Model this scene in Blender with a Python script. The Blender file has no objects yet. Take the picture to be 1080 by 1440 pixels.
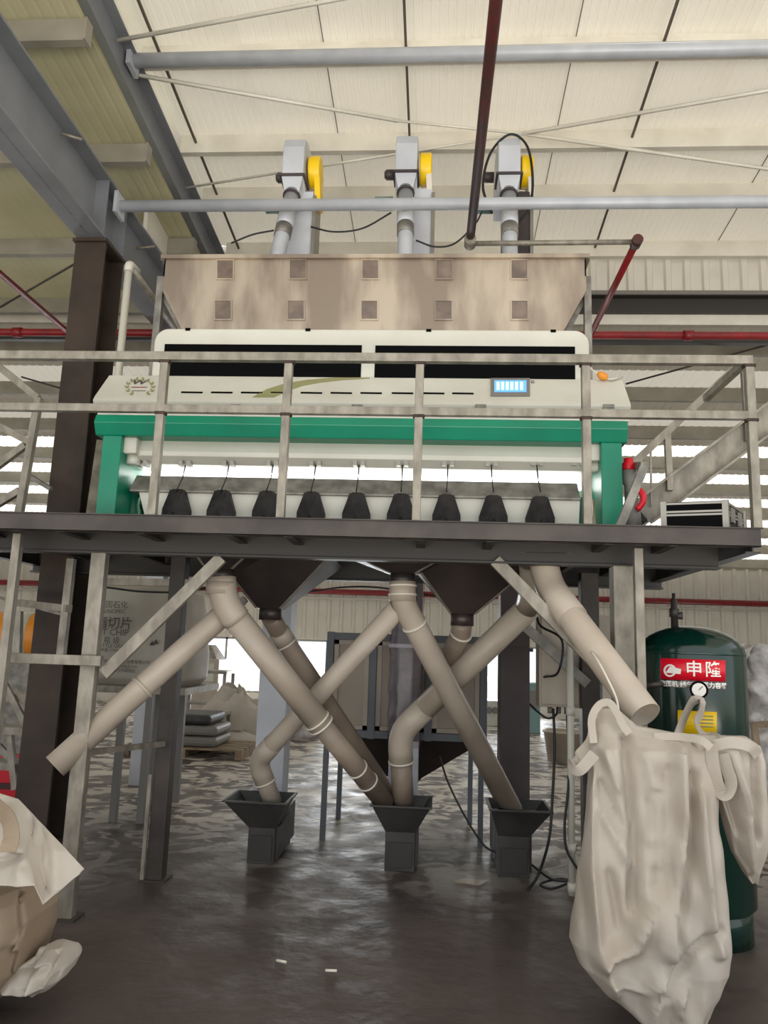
import bpy, math, random
from mathutils import Vector, Matrix, noise
V = Vector
R = math.radians
C = bpy.context.scene.collection
SC = bpy.context.scene
random.seed(7)

# ------------------------------------------------------------------ camera
CAM = V((0, 0, 1.6)); FPX = 1085.0
pt, yw, rl = R(9.92), R(4.06), R(1.9)
fw = V((-math.sin(yw)*math.cos(pt), math.cos(yw)*math.cos(pt), math.sin(pt)))
r0 = V((math.cos(yw), math.sin(yw), 0)); u0 = r0.cross(fw)
rt = r0*math.cos(rl) + u0*math.sin(rl); up = -r0*math.sin(rl) + u0*math.cos(rl)
cd = bpy.data.cameras.new('camera'); cam = bpy.data.objects.new('camera', cd); C.objects.link(cam)
cd.sensor_fit = 'VERTICAL'; cd.sensor_height = 36.0; cd.lens = 36.0*FPX/1440.0
cd.clip_start = 0.05; cd.clip_end = 300
cam.matrix_world = Matrix(((rt.x, up.x, -fw.x, CAM.x), (rt.y, up.y, -fw.y, CAM.y), (rt.z, up.z, -fw.z, CAM.z), (0, 0, 0, 1)))
SC.camera = cam
# ------------------------------------------------------------------ light
w = bpy.data.worlds.new('overcast_sky'); SC.world = w; w.use_nodes = True
w.node_tree.nodes['Background'].inputs['Color'].default_value = (0.93, 0.97, 1.0, 1)
w.node_tree.nodes['Background'].inputs['Strength'].default_value = 1.5
def area(name, loc, target, sx, sy, power, col=(1, 1, 1)):
    l = bpy.data.lights.new(name, 'AREA'); l.shape = 'RECTANGLE'; l.size = sx; l.size_y = sy; l.energy = power; l.color = col
    o = bpy.data.objects.new(name, l); C.objects.link(o); o.location = loc
    o.rotation_euler = (V(target)-V(loc)).to_track_quat('-Z', 'Y').to_euler(); return o
area('front_opening_fill', (1.5, -7.0, 2.6), (0.5, 8.0, 3.6), 11, 4.5, 30, (1.0, 0.97, 0.92))  # unseen lamp added at the open front, standing in for daylight
area('roof_fill_lamp', (0.8, -4.2, 0.06), (0.8, -4.1, 5), 14, 5.5, 1650, (1.0, 0.97, 0.91))  # unseen upward lamp added to brighten the roof from below
sl = bpy.data.lights.new('sun', 'SUN'); sl.energy = 3.5; sl.angle = R(6); sl.color = (1, .96, .9)
so = bpy.data.objects.new('sun', sl); C.objects.link(so); so.rotation_euler = (R(-14), R(10), 0)
def window_daylight(x0, x1, z0, z1, y, power):     # overcast daylight pressing in through a rear window
    area('window_daylight', ((x0+x1)/2, y, (z0+z1)/2), ((x0+x1)/2, 0, (z0+z1)/2-2.0), x1-x0, z1-z0, power, (.97, .98, 1))
SC.view_settings.view_transform = 'Standard'; SC.view_settings.look = 'None'
SC.view_settings.gamma = 1.0; SC.view_settings.use_curve_mapping = False
SC.view_settings.exposure = 0.0

# ------------------------------------------------------------------ helpers
def ray(px, py): return fw*FPX + rt*(px-540) + up*(720-py)
def at(px, py, Y):                       # the point at depth Y seen at a photograph pixel
    d = ray(px, py); return CAM + d*(Y/d.y)
def hit(px, py, p0, n):
    d = ray(px, py); return CAM + d*((V(p0)-CAM).dot(n)/d.dot(n))
def atx(px, py, Y): return at(px, py, Y).x
def atz(px, py, Y): return at(px, py, Y).z

class MB:
    def __init__(s): s.v = []; s.f = []; s.s = []
    def add(s, vs, fs, smooth=False):
        k = len(s.v); s.v += [V(p) for p in vs]
        for f in fs: s.f.append([i+k for i in f]); s.s.append(smooth)
        return s
    def hexa(s, p):                      # 8 corners, bottom ring then top ring
        return s.add(p, [(3, 2, 1, 0), (4, 5, 6, 7), (0, 1, 5, 4), (1, 2, 6, 5), (2, 3, 7, 6), (3, 0, 4, 7)])
    def box(s, x0, x1, y0, y1, z0, z1):
        return s.hexa([(x0, y0, z0), (x1, y0, z0), (x1, y1, z0), (x0, y1, z0), (x0, y0, z1), (x1, y0, z1), (x1, y1, z1), (x0, y1, z1)])
    def beam(s, p, q, wd, ht, upv=(0, 0, 1), ou=0, ow=0):
        p = V(p); q = V(q); d = (q-p).normalized(); u_ = V(upv); sd = d.cross(u_)
        if sd.length < 1e-4: u_ = V((0, 1, 0)); sd = d.cross(u_)
        sd.normalize(); n = sd.cross(d)
        o = n*ou + sd*ow; a = sd*(wd/2); b = n*(ht/2)
        return s.hexa([p+o-a-b, p+o+a-b, p+o+a+b, p+o-a+b, q+o-a-b, q+o+a-b, q+o+a+b, q+o-a+b])
    def ibeam(s, p, q, wd, ht, t=0.014, upv=(0, 0, 1)):
        s.beam(p, q, wd, t, upv, ou=ht/2-t/2); s.beam(p, q, wd, t, upv, ou=-ht/2+t/2)
        return s.beam(p, q, t*0.8, ht-2*t, upv)
    def channel(s, p, q, wd, ht, t=0.01, upv=(0, 0, 1), side=1):
        s.beam(p, q, t, ht-2*t, upv, ow=-side*(wd/2-t/2)); s.beam(p, q, wd, t, upv, ou=ht/2-t/2)
        return s.beam(p, q, wd, t, upv, ou=-ht/2+t/2)
    def prism(s, poly, ext):
        n = len(poly); e = V(ext); a = [V(p) for p in poly]
        return s.add(a+[p+e for p in a], [list(range(n))[::-1], list(range(n, 2*n))] + [(i, (i+1) % n, n+(i+1) % n, n+i) for i in range(n)])
    def loft(s, rings, cap0=True, cap1=True, smooth=True, closed=True):
        n = len(rings[0]); vs = [p for r in rings for p in r]; fs = []
        m = n if closed else n-1
        for i in range(len(rings)-1):
            for j in range(m):
                k = (j+1) % n; fs.append((i*n+j, i*n+k, (i+1)*n+k, (i+1)*n+j))
        k0 = len(s.v); s.add(vs, fs, smooth)
        if closed and cap0: s.f.append([k0+i for i in range(n)][::-1]); s.s.append(False)
        if closed and cap1: b = k0+(len(rings)-1)*n; s.f.append([b+i for i in range(n)]); s.s.append(False)
        return s
    def tube(s, pts, r, n=14, caps=(True, True), hollow=0, rs=None):
        pts = [V(p) for p in pts]; N = len(pts); rings = []; inner = []
        t0 = (pts[1]-pts[0]).normalized(); ref = V((0, 0, 1)) if abs(t0.z) < .9 else V((0, 1, 0))
        a = t0.cross(ref).normalized(); pt_ = t0
        for i in range(N):
            t = (pts[min(i+1, N-1)]-pts[max(i-1, 0)]).normalized()
            if 0 < i < N-1:
                t = ((pts[i+1]-pts[i]).normalized()+(pts[i]-pts[i-1]).normalized()).normalized()
            a = (pt_.rotation_difference(t) @ a); a = (a - t*a.dot(t)).normalized(); pt_ = t; b = t.cross(a)
            rr = rs[i] if rs else r
            mk = lambda q: [pts[i]+(a*math.cos(2*math.pi*k/n)+b*math.sin(2*math.pi*k/n))*q for k in range(n)]
            rings.append(mk(rr)); inner.append(mk(rr-hollow))
        if hollow:
            allr = rings+inner[::-1]; s.loft(allr+[rings[0]], False, False)
        else: s.loft(rings, caps[0], caps[1])
        return s
    def lathe(s, prof, o, ax=(0, 0, 1), n=24, cap0=True, cap1=True):
        ax = V(ax).normalized(); a = ax.orthogonal().normalized(); b = ax.cross(a); o = V(o)
        return s.loft([[o+ax*h+(a*math.cos(2*math.pi*k/n)+b*math.sin(2*math.pi*k/n))*r for k in range(n)] for r, h in prof], cap0, cap1)
    def frust(s, c0, w0, d0, z0, c1, w1, d1, z1, cap=True):
        f = lambda c, w_, d_, z: [V((c[0]-w_/2, c[1]-d_/2, z)), V((c[0]+w_/2, c[1]-d_/2, z)), V((c[0]+w_/2, c[1]+d_/2, z)), V((c[0]-w_/2, c[1]+d_/2, z))]
        return s.hexa(f(c0, w0, d0, z0)+f(c1, w1, d1, z1))
    def mesh(s, name):
        me = bpy.data.meshes.new(name); me.from_pydata([tuple(p) for p in s.v], [], s.f)
        me.polygons.foreach_set('use_smooth', s.s); me.update(); return me

def obj(name, mb, m, parent=None, label=None, bevel=0, kind=None, me=None):
    me = me or mb.mesh(name); o = bpy.data.objects.new(name, me); C.objects.link(o)
    if m and not me.materials: me.materials.append(m)
    if parent:
        o.parent = parent
        root = parent; off = V(parent.location)
        while root.parent: root = root.parent; off = off + root.location
        if parent.type == 'EMPTY': o.matrix_parent_inverse = Matrix.Translation(-parent.location)
    if label: o['label'] = label
    if kind: o['kind'] = kind
    if bevel:
        b = o.modifiers.new('bevel', 'BEVEL'); b.width = bevel; b.segments = 2; b.limit_method = 'ANGLE'; b.angle_limit = R(40); b.harden_normals = False
    return o
def tag(o, label, cat, group=None):
    o['label'] = label; o['category'] = cat
    if group: o['group'] = group
    return o
def thing(name, label, cat, loc, group=None):
    o = bpy.data.objects.new(name, None); C.objects.link(o); o.location = loc; o.empty_display_size = .1
    return tag(o, label, cat, group)
def struct(name, mb, m, parent=None, bevel=0):
    return obj(name, mb, m, parent, kind=None if parent else 'structure', bevel=bevel)
def arc(p, q, r_, k=5):                 # corner points rounding p..q
    return [p.lerp(q, i/k) for i in range(k+1)]
def bend(a, c, b, r_=0.12, n=5):        # path a -> c -> b with a rounded corner at c
    a, c, b = V(a), V(c), V(b); d1 = (a-c).normalized(); d2 = (b-c).normalized()
    p, q = c+d1*min(r_, (a-c).length*.9), c+d2*min(r_, (b-c).length*.9); out = [a]
    for i in range(n+1):
        t = i/n; out.append(p*(1-t)**2 + c*2*t*(1-t) + q*t*t)
    return out+[b]
def spline(pts, n=8):
    P = [V(p) for p in pts]; P = [P[0]*2-P[1]]+P+[P[-1]*2-P[-2]]; out = []
    for i in range(1, len(P)-2):
        for k in range(n):
            t = k/n; a, b, c, d = P[i-1:i+3]
            out.append(0.5*((2*b)+(c-a)*t+(2*a-5*b+4*c-d)*t*t+(3*b-a-3*c+d)*t**3))
    return out+[P[-2]]
def text(name, body, size, fn, m, parent, ext=0.0008, bold=0.0):
    cu = bpy.data.curves.new('txt', 'FONT'); cu.body = body; cu.size = size; cu.align_x = 'CENTER'; cu.align_y = 'CENTER'
    cu.offset = bold; cu.resolution_u = 2
    t = bpy.data.objects.new('txt', cu); C.objects.link(t)
    dg = bpy.context.evaluated_depsgraph_get(); dg.update()
    me = bpy.data.meshes.new_from_object(t.evaluated_get(dg)); bpy.data.objects.remove(t); bpy.data.curves.remove(cu)
    me.materials.clear()
    for v in me.vertices: v.co = fn(v.co.x, v.co.y)
    return obj(name, None, m, parent, me=me)

# ------------------------------------------------------------------ materials
def srgb(*c):
    f = lambda x: x/12.92 if x <= .04045 else ((x+.055)/1.055)**2.4
    return tuple(f(x/255) for x in c)
def mat(name, col, rough=.5, metal=0, col2=None, scale=6, amt=1.0, bump=0, bscale=40, stretch=(1, 1, 1), detail=6, lo=.35, hi=.65, spec=.5, rvar=0, trans=0):
    m = bpy.data.materials.new(name); m.use_nodes = True; nt = m.node_tree; b = nt.nodes['Principled BSDF']
    b.inputs['Base Color'].default_value = (*col, 1); b.inputs['Roughness'].default_value = rough; b.inputs['Metallic'].default_value = metal
    b.inputs['Specular IOR Level'].default_value = spec
    tc = nt.nodes.new('ShaderNodeTexCoord'); mp = nt.nodes.new('ShaderNodeMapping'); mp.inputs['Scale'].default_value = stretch
    nt.links.new(tc.outputs['Object'], mp.inputs['Vector'])
    if col2:
        n = nt.nodes.new('ShaderNodeTexNoise'); n.inputs['Scale'].default_value = scale; n.inputs['Detail'].default_value = detail
        nt.links.new(mp.outputs[0], n.inputs['Vector'])
        cr = nt.nodes.new('ShaderNodeValToRGB'); cr.color_ramp.elements[0].position = lo; cr.color_ramp.elements[1].position = hi
        cr.color_ramp.elements[0].color = (*col, 1)
        cr.color_ramp.elements[1].color = (*[a+(b_-a)*amt for a, b_ in zip(col, col2)], 1)
        nt.links.new(n.outputs['Fac'], cr.inputs['Fac']); nt.links.new(cr.outputs['Color'], b.inputs['Base Color'])
        if rvar:
            mr = nt.nodes.new('ShaderNodeMapRange'); mr.inputs['To Min'].default_value = rough-rvar; mr.inputs['To Max'].default_value = rough+rvar
            nt.links.new(n.outputs['Fac'], mr.inputs['Value']); nt.links.new(mr.outputs[0], b.inputs['Roughness'])
    if bump:
        n2 = nt.nodes.new('ShaderNodeTexNoise'); n2.inputs['Scale'].default_value = bscale; n2.inputs['Detail'].default_value = 4
        nt.links.new(mp.outputs[0], n2.inputs['Vector']); bp = nt.nodes.new('ShaderNodeBump'); bp.inputs['Strength'].default_value = bump; bp.inputs['Distance'].default_value = .02
        nt.links.new(n2.outputs['Fac'], bp.inputs['Height']); nt.links.new(bp.outputs[0], b.inputs['Normal'])
    if trans:
        tr = nt.nodes.new('ShaderNodeBsdfTranslucent'); tr.inputs['Color'].default_value = (*col, 1)
        mx = nt.nodes.new('ShaderNodeMixShader'); mx.inputs[0].default_value = trans
        nt.links.new(b.outputs[0], mx.inputs[1]); nt.links.new(tr.outputs[0], mx.inputs[2]); nt.links.new(mx.outputs[0], nt.nodes['Material Output'].inputs['Surface'])
    return m
def emit(name, col, s):
    m = bpy.data.materials.new(name); m.use_nodes = True; b = m.node_tree.nodes['Principled BSDF']
    b.inputs['Base Color'].default_value = (*col, 1); b.inputs['Emission Color'].default_value = (*col, 1); b.inputs['Emission Strength'].default_value = s; return m
def clear(name, tint, gloss=.12, rough=.05, bump=0):
    m = bpy.data.materials.new(name); m.use_nodes = True; nt = m.node_tree; nt.nodes.remove(nt.nodes['Principled BSDF'])
    a = nt.nodes.new('ShaderNodeBsdfTransparent'); a.inputs[0].default_value = (*tint, 1); g = nt.nodes.new('ShaderNodeBsdfGlossy'); g.inputs['Roughness'].default_value = rough
    mx = nt.nodes.new('ShaderNodeMixShader'); mx.inputs[0].default_value = gloss
    nt.links.new(a.outputs[0], mx.inputs[1]); nt.links.new(g.outputs[0], mx.inputs[2]); nt.links.new(mx.outputs[0], nt.nodes['Material Output'].inputs['Surface'])
    return m
M = {}
M['white'] = mat('white_paint', srgb(205, 204, 192), .38, 0, srgb(196, 193, 181), 2.5)
M['green'] = mat('green_paint', srgb(0, 132, 100), .35, 0, srgb(0, 118, 90), 3)
M['dgreen'] = mat('dark_green_paint', srgb(4, 92, 66), .4)
M['black'] = mat('black_gloss', (.002, .002, .002), .2, spec=.04)
M['rubber'] = mat('black_rubber', (.008, .007, .007), .5, 0, (.02, .017, .016), 14, bump=.6, bscale=14, spec=.3)
M['stain'] = mat('stainless', srgb(186, 172, 154), .42, .6, srgb(140, 126, 112), 2.6, stretch=(1, 1, .3), rvar=.1, lo=.42, hi=.57)
M['pane'] = mat('acrylic_pane', srgb(128, 112, 100), .3, .3, srgb(100, 88, 80), 9)
M['galv'] = mat('galvanised', srgb(156, 149, 136), .5, .35, srgb(122, 115, 104), 13, stretch=(1, 1, .5), bump=.1)
M['galvd'] = mat('galvanised_dull', srgb(150, 146, 138), .55, .4, srgb(110, 106, 100), 10)
M['dark'] = mat('dark_steel', srgb(76, 68, 62), .5, .2, srgb(56, 50, 47), 5)
M['darker'] = mat('dark_sheet_steel', srgb(80, 70, 66), .42, .45, srgb(58, 52, 50), 2.5, bump=.05)
M['column'] = mat('brown_primer', srgb(70, 58, 49), .6, 0, srgb(54, 46, 41), 3, spec=.25)
M['rafter'] = mat('blue_grey_paint', srgb(128, 130, 134), .5, 0, srgb(112, 114, 118), 2)
M['tie'] = mat('grey_pipe_paint', srgb(190, 193, 199), .4, .1, srgb(174, 177, 183), 4)
M['pvc'] = mat('beige_pvc', srgb(190, 177, 161), .42, 0, srgb(170, 156, 140), 2.6)
M['pvcd'] = mat('brown_dusty_pvc', srgb(160, 144, 128), .45, 0, srgb(132, 116, 102), 3)
M['tape'] = mat('white_tape', srgb(222, 214, 200), .4)
M['roofA'] = mat('cream_roof_sheet', srgb(229, 222, 207), .55, 0, srgb(219, 211, 194), 1.2, trans=.14)
M['roofL'] = mat('olive_roof_sheet', srgb(186, 180, 146), .55, 0, srgb(166, 160, 126), 1.1, trans=.05)
M['roofB'] = mat('grey_roof_sheet', srgb(196, 188, 172), .6, 0, srgb(178, 170, 154), 1.0, trans=.06)
M['skyl'] = mat('translucent_skylight', srgb(240, 238, 230), .5, trans=.6)
M['skylm'] = mat('dull_skylight', srgb(226, 220, 208), .5, trans=.2)
M['purl'] = mat('purlin_zinc', srgb(226, 221, 208), .5, .05, srgb(212, 206, 192), 3)
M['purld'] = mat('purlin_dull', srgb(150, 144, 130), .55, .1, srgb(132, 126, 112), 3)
M['gut'] = mat('gutter_and_shade_dark', srgb(52, 48, 44), .5)  # gutter steel; also carries painted shade under the deck and in boot recesses
M['seam'] = mat('seam_dark', srgb(92, 84, 74), .6)
M['clad'] = mat('wall_cladding', srgb(220, 214, 200), .55, 0, srgb(208, 202, 190), 1.5)
M['red'] = mat('red_pipe_paint', srgb(142, 30, 34), .4, 0, srgb(120, 26, 30), 5)
M['darkred'] = mat('rusty_red_pipe', srgb(78, 26, 24), .5, 0, srgb(58, 34, 30), 9)
M['yellow'] = mat('yellow_guard', srgb(250, 206, 10), .4)
M['elev'] = mat('elevator_grey', srgb(206, 208, 214), .45, .1, srgb(190, 193, 200), 3)
M['elevd'] = mat('elevator_dark', srgb(84, 74, 74), .5, .2, srgb(66, 58, 58), 3)  # dark fittings; on the right casing, backlit shade put into the colour
M['boot'] = mat('boot_dark', srgb(70, 68, 66), .5, .2, srgb(52, 50, 49), 4)
M['tank'] = mat('tank_green', srgb(8, 50, 41), .16, 0, srgb(6, 40, 33), 2, spec=.6)
M['sign'] = mat('sign_red', srgb(214, 16, 40), .35)
M['signy'] = mat('label_yellow', srgb(226, 186, 10), .4)
M['ink'] = mat('dark_ink', srgb(74, 70, 66), .7)
M['wink'] = mat('white_ink', srgb(238, 234, 228), .5)
M['bag'] = mat('woven_polypropylene', srgb(196, 187, 176), .6, 0, srgb(182, 171, 158), 2.2, bump=.25, bscale=9, trans=.12)
M['bagb'] = mat('brown_woven_bag', srgb(158, 138, 116), .6, 0, srgb(140, 122, 102), 2, bump=.2, bscale=8)
M['bagp'] = mat('printed_bag', srgb(176, 170, 158), .6, 0, srgb(160, 154, 142), 2.5, bump=.3, bscale=5)
M['cable'] = mat('black_cable', (.01, .01, .011), .5)
M['beige'] = mat('beige_cabinet', srgb(186, 174, 158), .45, 0, srgb(170, 158, 142), 3)
M['binp'] = mat('bin_panel', srgb(168, 154, 138), .4, 0, srgb(150, 136, 122), 2)
M['binf'] = mat('bin_frame_blue_grey', srgb(104, 108, 114), .5)
M['conduit'] = mat('pale_conduit', srgb(204, 200, 186), .45)
M['foil'] = mat('plastic_film', srgb(196, 192, 190), .22, 0, srgb(150, 146, 146), 8, bump=.8, bscale=10)
M['wrap'] = clear('stretch_wrap', (.85, .8, .82), .06, .3)
M['wrapd'] = mat('wrapped_mauve', srgb(104, 94, 98), .4, 0, srgb(70, 64, 70), 9, bump=.5, bscale=12)
M['glass'] = clear('window_glass', (.95, .97, .98), .06, .02)
M['screen'] = emit('display_blue', srgb(96, 160, 240), .9)
M['screenl'] = emit('display_glyph', srgb(190, 225, 255), 1.0)
M['lamp'] = emit('lamp_tube', (1, 1, .98), 6.0)
M['orange'] = mat('orange_plastic', srgb(222, 140, 40), .45)
M['rust'] = mat('weld_rust', srgb(74, 56, 46), .8, 0, srgb(44, 38, 34), 30)
M['olive'] = mat('olive_decal', srgb(142, 140, 96), .5)
M['grey'] = mat('mid_grey', srgb(120, 116, 110), .5)
M['wood'] = mat('pallet_wood', srgb(150, 130, 106), .7, 0, srgb(120, 102, 82), 6)
M['teal'] = mat('teal_paint', srgb(120, 150, 146), .5)
M['alu'] = mat('aluminium_edge', srgb(150, 146, 138), .4, .6)

def floor_material():
    m = bpy.data.materials.new('worn_floor'); m.use_nodes = True; nt = m.node_tree; b = nt.nodes['Principled BSDF']; L = nt.links.new
    tc = nt.nodes.new('ShaderNodeTexCoord')
    def nz(sc, det=8, st=(1, 1, 1), dist=0):
        mp = nt.nodes.new('ShaderNodeMapping'); mp.inputs['Scale'].default_value = st; L(tc.outputs['Object'], mp.inputs['Vector'])
        n = nt.nodes.new('ShaderNodeTexNoise'); n.inputs['Scale'].default_value = sc; n.inputs['Detail'].default_value = det; n.inputs['Distortion'].default_value = dist
        L(mp.outputs[0], n.inputs['Vector']); return n.outputs['Fac']
    def ramp(f, a, bb):
        r_ = nt.nodes.new('ShaderNodeMapRange'); r_.inputs['From Min'].default_value = a; r_.inputs['From Max'].default_value = bb; L(f, r_.inputs['Value']); return r_.outputs[0]
    def mth(op, a, c):
        x = nt.nodes.new('ShaderNodeMath'); x.operation = op; x.use_clamp = True
        for i, q in enumerate((a, c)):
            if isinstance(q, (int, float)): x.inputs[i].default_value = q
            else: L(q, x.inputs[i])
        return x.outputs[0]
    sep = nt.nodes.new('ShaderNodeSeparateXYZ'); L(tc.outputs['Object'], sep.inputs[0])
    big = nz(.8, 5, dist=.6)
    wob = nt.nodes.new('ShaderNodeMath'); wob.operation = 'MULTIPLY_ADD'; L(big, wob.inputs[0]); wob.inputs[1].default_value = 3.0; L(sep.outputs['Y'], wob.inputs[2])
    worn = ramp(wob.outputs[0], 6.6, 9.5)       # the paint is worn off beyond the machine, dusty dark before it
    patch = mth('MULTIPLY', ramp(nz(3.4, 12, (1, 1.2, 1), 1.2), .5, .57), worn)
    patch2 = mth('MULTIPLY', ramp(nz(1.4, 13, (1, 1, 1), .9), .53, .6), worn)
    p = mth('MAXIMUM', patch, patch2)
    mx = nt.nodes.new('ShaderNodeMix'); mx.data_type = 'RGBA'; L(p, mx.inputs['Factor'])
    base = nt.nodes.new('ShaderNodeMix'); base.data_type = 'RGBA'; L(ramp(nz(1.6, 8), .3, .7), base.inputs['Factor'])
    base.inputs['A'].default_value = (*srgb(62, 52, 48), 1); base.inputs['B'].default_value = (*srgb(88, 78, 73), 1)
    L(base.outputs['Result'], mx.inputs['A']); mx.inputs['B'].default_value = (*srgb(196, 188, 178), 1)
    L(mx.outputs['Result'], b.inputs['Base Color'])
    rr = nt.nodes.new('ShaderNodeMapRange'); L(nz(3.2, 6), rr.inputs['Value']); rr.inputs['From Min'].default_value = .35; rr.inputs['From Max'].default_value = .65
    rr.inputs['To Min'].default_value = .36; rr.inputs['To Max'].default_value = .62; L(rr.outputs[0], b.inputs['Roughness'])
    bp = nt.nodes.new('ShaderNodeBump'); bp.inputs['Strength'].default_value = .25; bp.inputs['Distance'].default_value = .03; L(nz(9, 6), bp.inputs['Height']); L(bp.outputs[0], b.inputs['Normal'])
    return m
M['floor'] = floor_material()
M['yard'] = mat('concrete_yard', srgb(200, 194, 184), .8, 0, srgb(186, 180, 168), 1)

# ------------------------------------------------------------------ building shell
struct('floor', MB().box(-18, 14, -3, 22, -.1, 0), M['floor'])
tag(obj('yard_ground', MB().add([(-60, -3, -.12), (-60, -60, -.12), (60, -60, -.12), (60, -3, -.12), (60, 70, -.12), (-60, 70, -.12), (-18, -3, -.12), (14, -3, -.12), (-18, 22, -.12), (14, 22, -.12)],
    [(1, 2, 3, 0), (0, 6, 8, 5), (7, 3, 4, 9), (8, 9, 4, 5)]), M['yard']), 'pale concrete yard outside the hall', 'ground')
bpy.data.objects['yard_ground']['kind'] = 'structure'

YA, ZA, KA = 9.0, 6.60, .1              # upper roof: Z = ZA + KA*(YA-Y)
zA = lambda y: ZA+KA*(YA-y)
zL = lambda y: 6.0+.1*(6-y)             # lower left roof
YB, ZB, KB = 9.0, 5.72, .17
zB = lambda y: ZB-KB*(y-YB)
YW = 20.0
def sheet(x0, x1, y0, y1, zf, pitch, dep):
    mb = MB(); n = max(2, int(round((x1-x0)/pitch))); prof = []
    for i in range(n):
        a = x0+(x1-x0)*i/n; wd = (x1-x0)/n
        prof += [(a, 0), (a+wd*.62, 0), (a+wd*.72, dep), (a+wd*.9, dep)]
    prof.append((x1, 0))
    r1 = [V((x, y0, zf(y0)+d)) for x, d in prof]; r2 = [V((x, y1, zf(y1)+d)) for x, d in prof]
    return mb.loft([r1, r2], closed=False, smooth=False)
ceilA = struct('ceiling', MB().box(-2.86, 8.2, -1.2, -1.1, 7.45, 7.6), M['purl'])
sx = 1.73*YA/8.4; pitchA = .74
me0 = None
for i in range(-6, 9):
    x0 = sx+(i-1)*pitchA
    if me0 is None:
        me0 = sheet(0, pitchA, -1.2, YA, zA, pitchA/10, .007).mesh('roof_sheet'); me0.materials.append(M['roofA'])
    o = obj('roof_sheet', None, None, ceilA, me=me0); o.location.x = x0
me1 = MB().beam((0, -1.2, zA(-1.2)-.012), (0, YA, zA(YA)-.008), .007, .008).mesh('seam'); me1.materials.append(M['seam'])
me2 = MB().beam((0, -1.2, zA(-1.2)-.1), (0, YA-.1, zA(YA-.1)-.1), .022, .022).mesh('sag_rod'); me2.materials.append(M['seam'])
for i in range(-6, 9):
    if i % 3 == 0: o = obj('sag_rod', None, None, ceilA, me=me2); o.location.x = sx+i*pitchA
    if i % 3 == 2: o = obj('seam', None, None, ceilA, me=me1); o.location.x = sx+i*pitchA
s_ = YA/8.4
for y in [9.0-.06, 7.385*s_, 6.636*s_, 5.95*s_-.35, 4.9, 3.8, 2.7, 1.6, .5]:
    z = zA(y)
    obj('purlin', MB().channel((-2.75, y, z-.11), (8.2, y, z-.11), .07, .2, .006, side=-1), M['purl'], ceilA)
# left lower roof
ceilL = struct('ceiling.001', MB().box(-16, -2.72, -1.2, -1.1, 6.72, 6.85), M['purld'])
for i in range(13):
    x1 = -2.68-i*1.0
    obj('roof_sheet', sheet(x1-1.0, x1, -1.2, 9.0, zL, .1, .004), M['roofL'], ceilL)
for y in [8.7, 7.5, 6.12, 4.86, 3.6, 2.4, 1.2, 0]:
    z = zL(y)
    obj('purlin', MB().channel((-16, y, z-.1), (-2.66, y, z-.1), .07, .18, .006, side=-1).box(-2.67, -2.655, y-.05, y+.05, z-.19, z-.01), M['purld'], ceilL)
# rear roof descending to the back wall
ceilB = struct('ceiling.002', MB().box(-18, 14, YW-.05, YW+.25, zB(YW)-.02, zB(YW)+.1), M['purld'])
yy = [9.24, 9.62, 10.85, 12.08, 13.25, 14.45, 15.65, 16.85, 18.05, 19.2, 20.2]
for i in range(16):
    x0 = -18+i*2
    for a, b_ in zip(yy[:-1], yy[1:]):
        pass
k = 0
for a, b_ in zip(yy[:-1], yy[1:]):
    split = a+(b_-a)*.62
    mo = sheet(0, 2.0, a, split, zB, .125, .008).mesh('roof_sheet'); ms = sheet(0, 2.0, split, b_, zB, .125, .008).mesh('skylight_sheet')
    mo.materials.append(M['roofB']); ms.materials.append(M['skyl'] if k >= 3 else M['skylm']); k += 1
    for i in range(16):
        o = obj('roof_sheet', None, None, ceilB, me=mo); o.location.x = -18+2*i
        o = obj('skylight_sheet', None, None, ceilB, me=ms); o.location.x = -18+2*i
for y in yy[1:-1]:
    z = zB(y); obj('purlin', MB().channel((-18, y, z-.11), (14, y, z-.11), .07, .2, .006, side=-1), M['purld'], ceilB)
# clerestory cladding between the two roofs, gutter beam below it
zt, zb = ZA+.05, atz(1000, 411, 9.0)
wu = struct('wall_upper', MB().box(-3.1, 8.2, 9.1, 9.16, zb, zt), M['clad'])
mr = MB().prism([(-.05, 9.1, 0), (-.03, 9.06, 0), (.03, 9.06, 0), (.05, 9.1, 0)], (0, 0, zt-zb-.02)).mesh('rib'); mr.materials.append(M['clad'])
for i in range(48):
    o = obj('rib', None, None, wu, me=mr); o.location = (-2.7+i*.228, 0, zb+.01)
struct('trim_1', MB().box(-2.8, 8.2, 8.95, 9.1, zb-.05, zb), M['grey'])
struct('trim_2', MB().ibeam((-18, 9.05, zb-.17), (14, 9.05, zb-.17), .2, .24), M['gut'])
struct('trim_3', MB().box(-18, 14, 9.0, 9.06, zb-.42, zb-.28), M['purl'])
struct('trim_4', MB().box(-18, 14, 9.12, 9.2, zb-.6, zb-.46), M['gut'])
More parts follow.
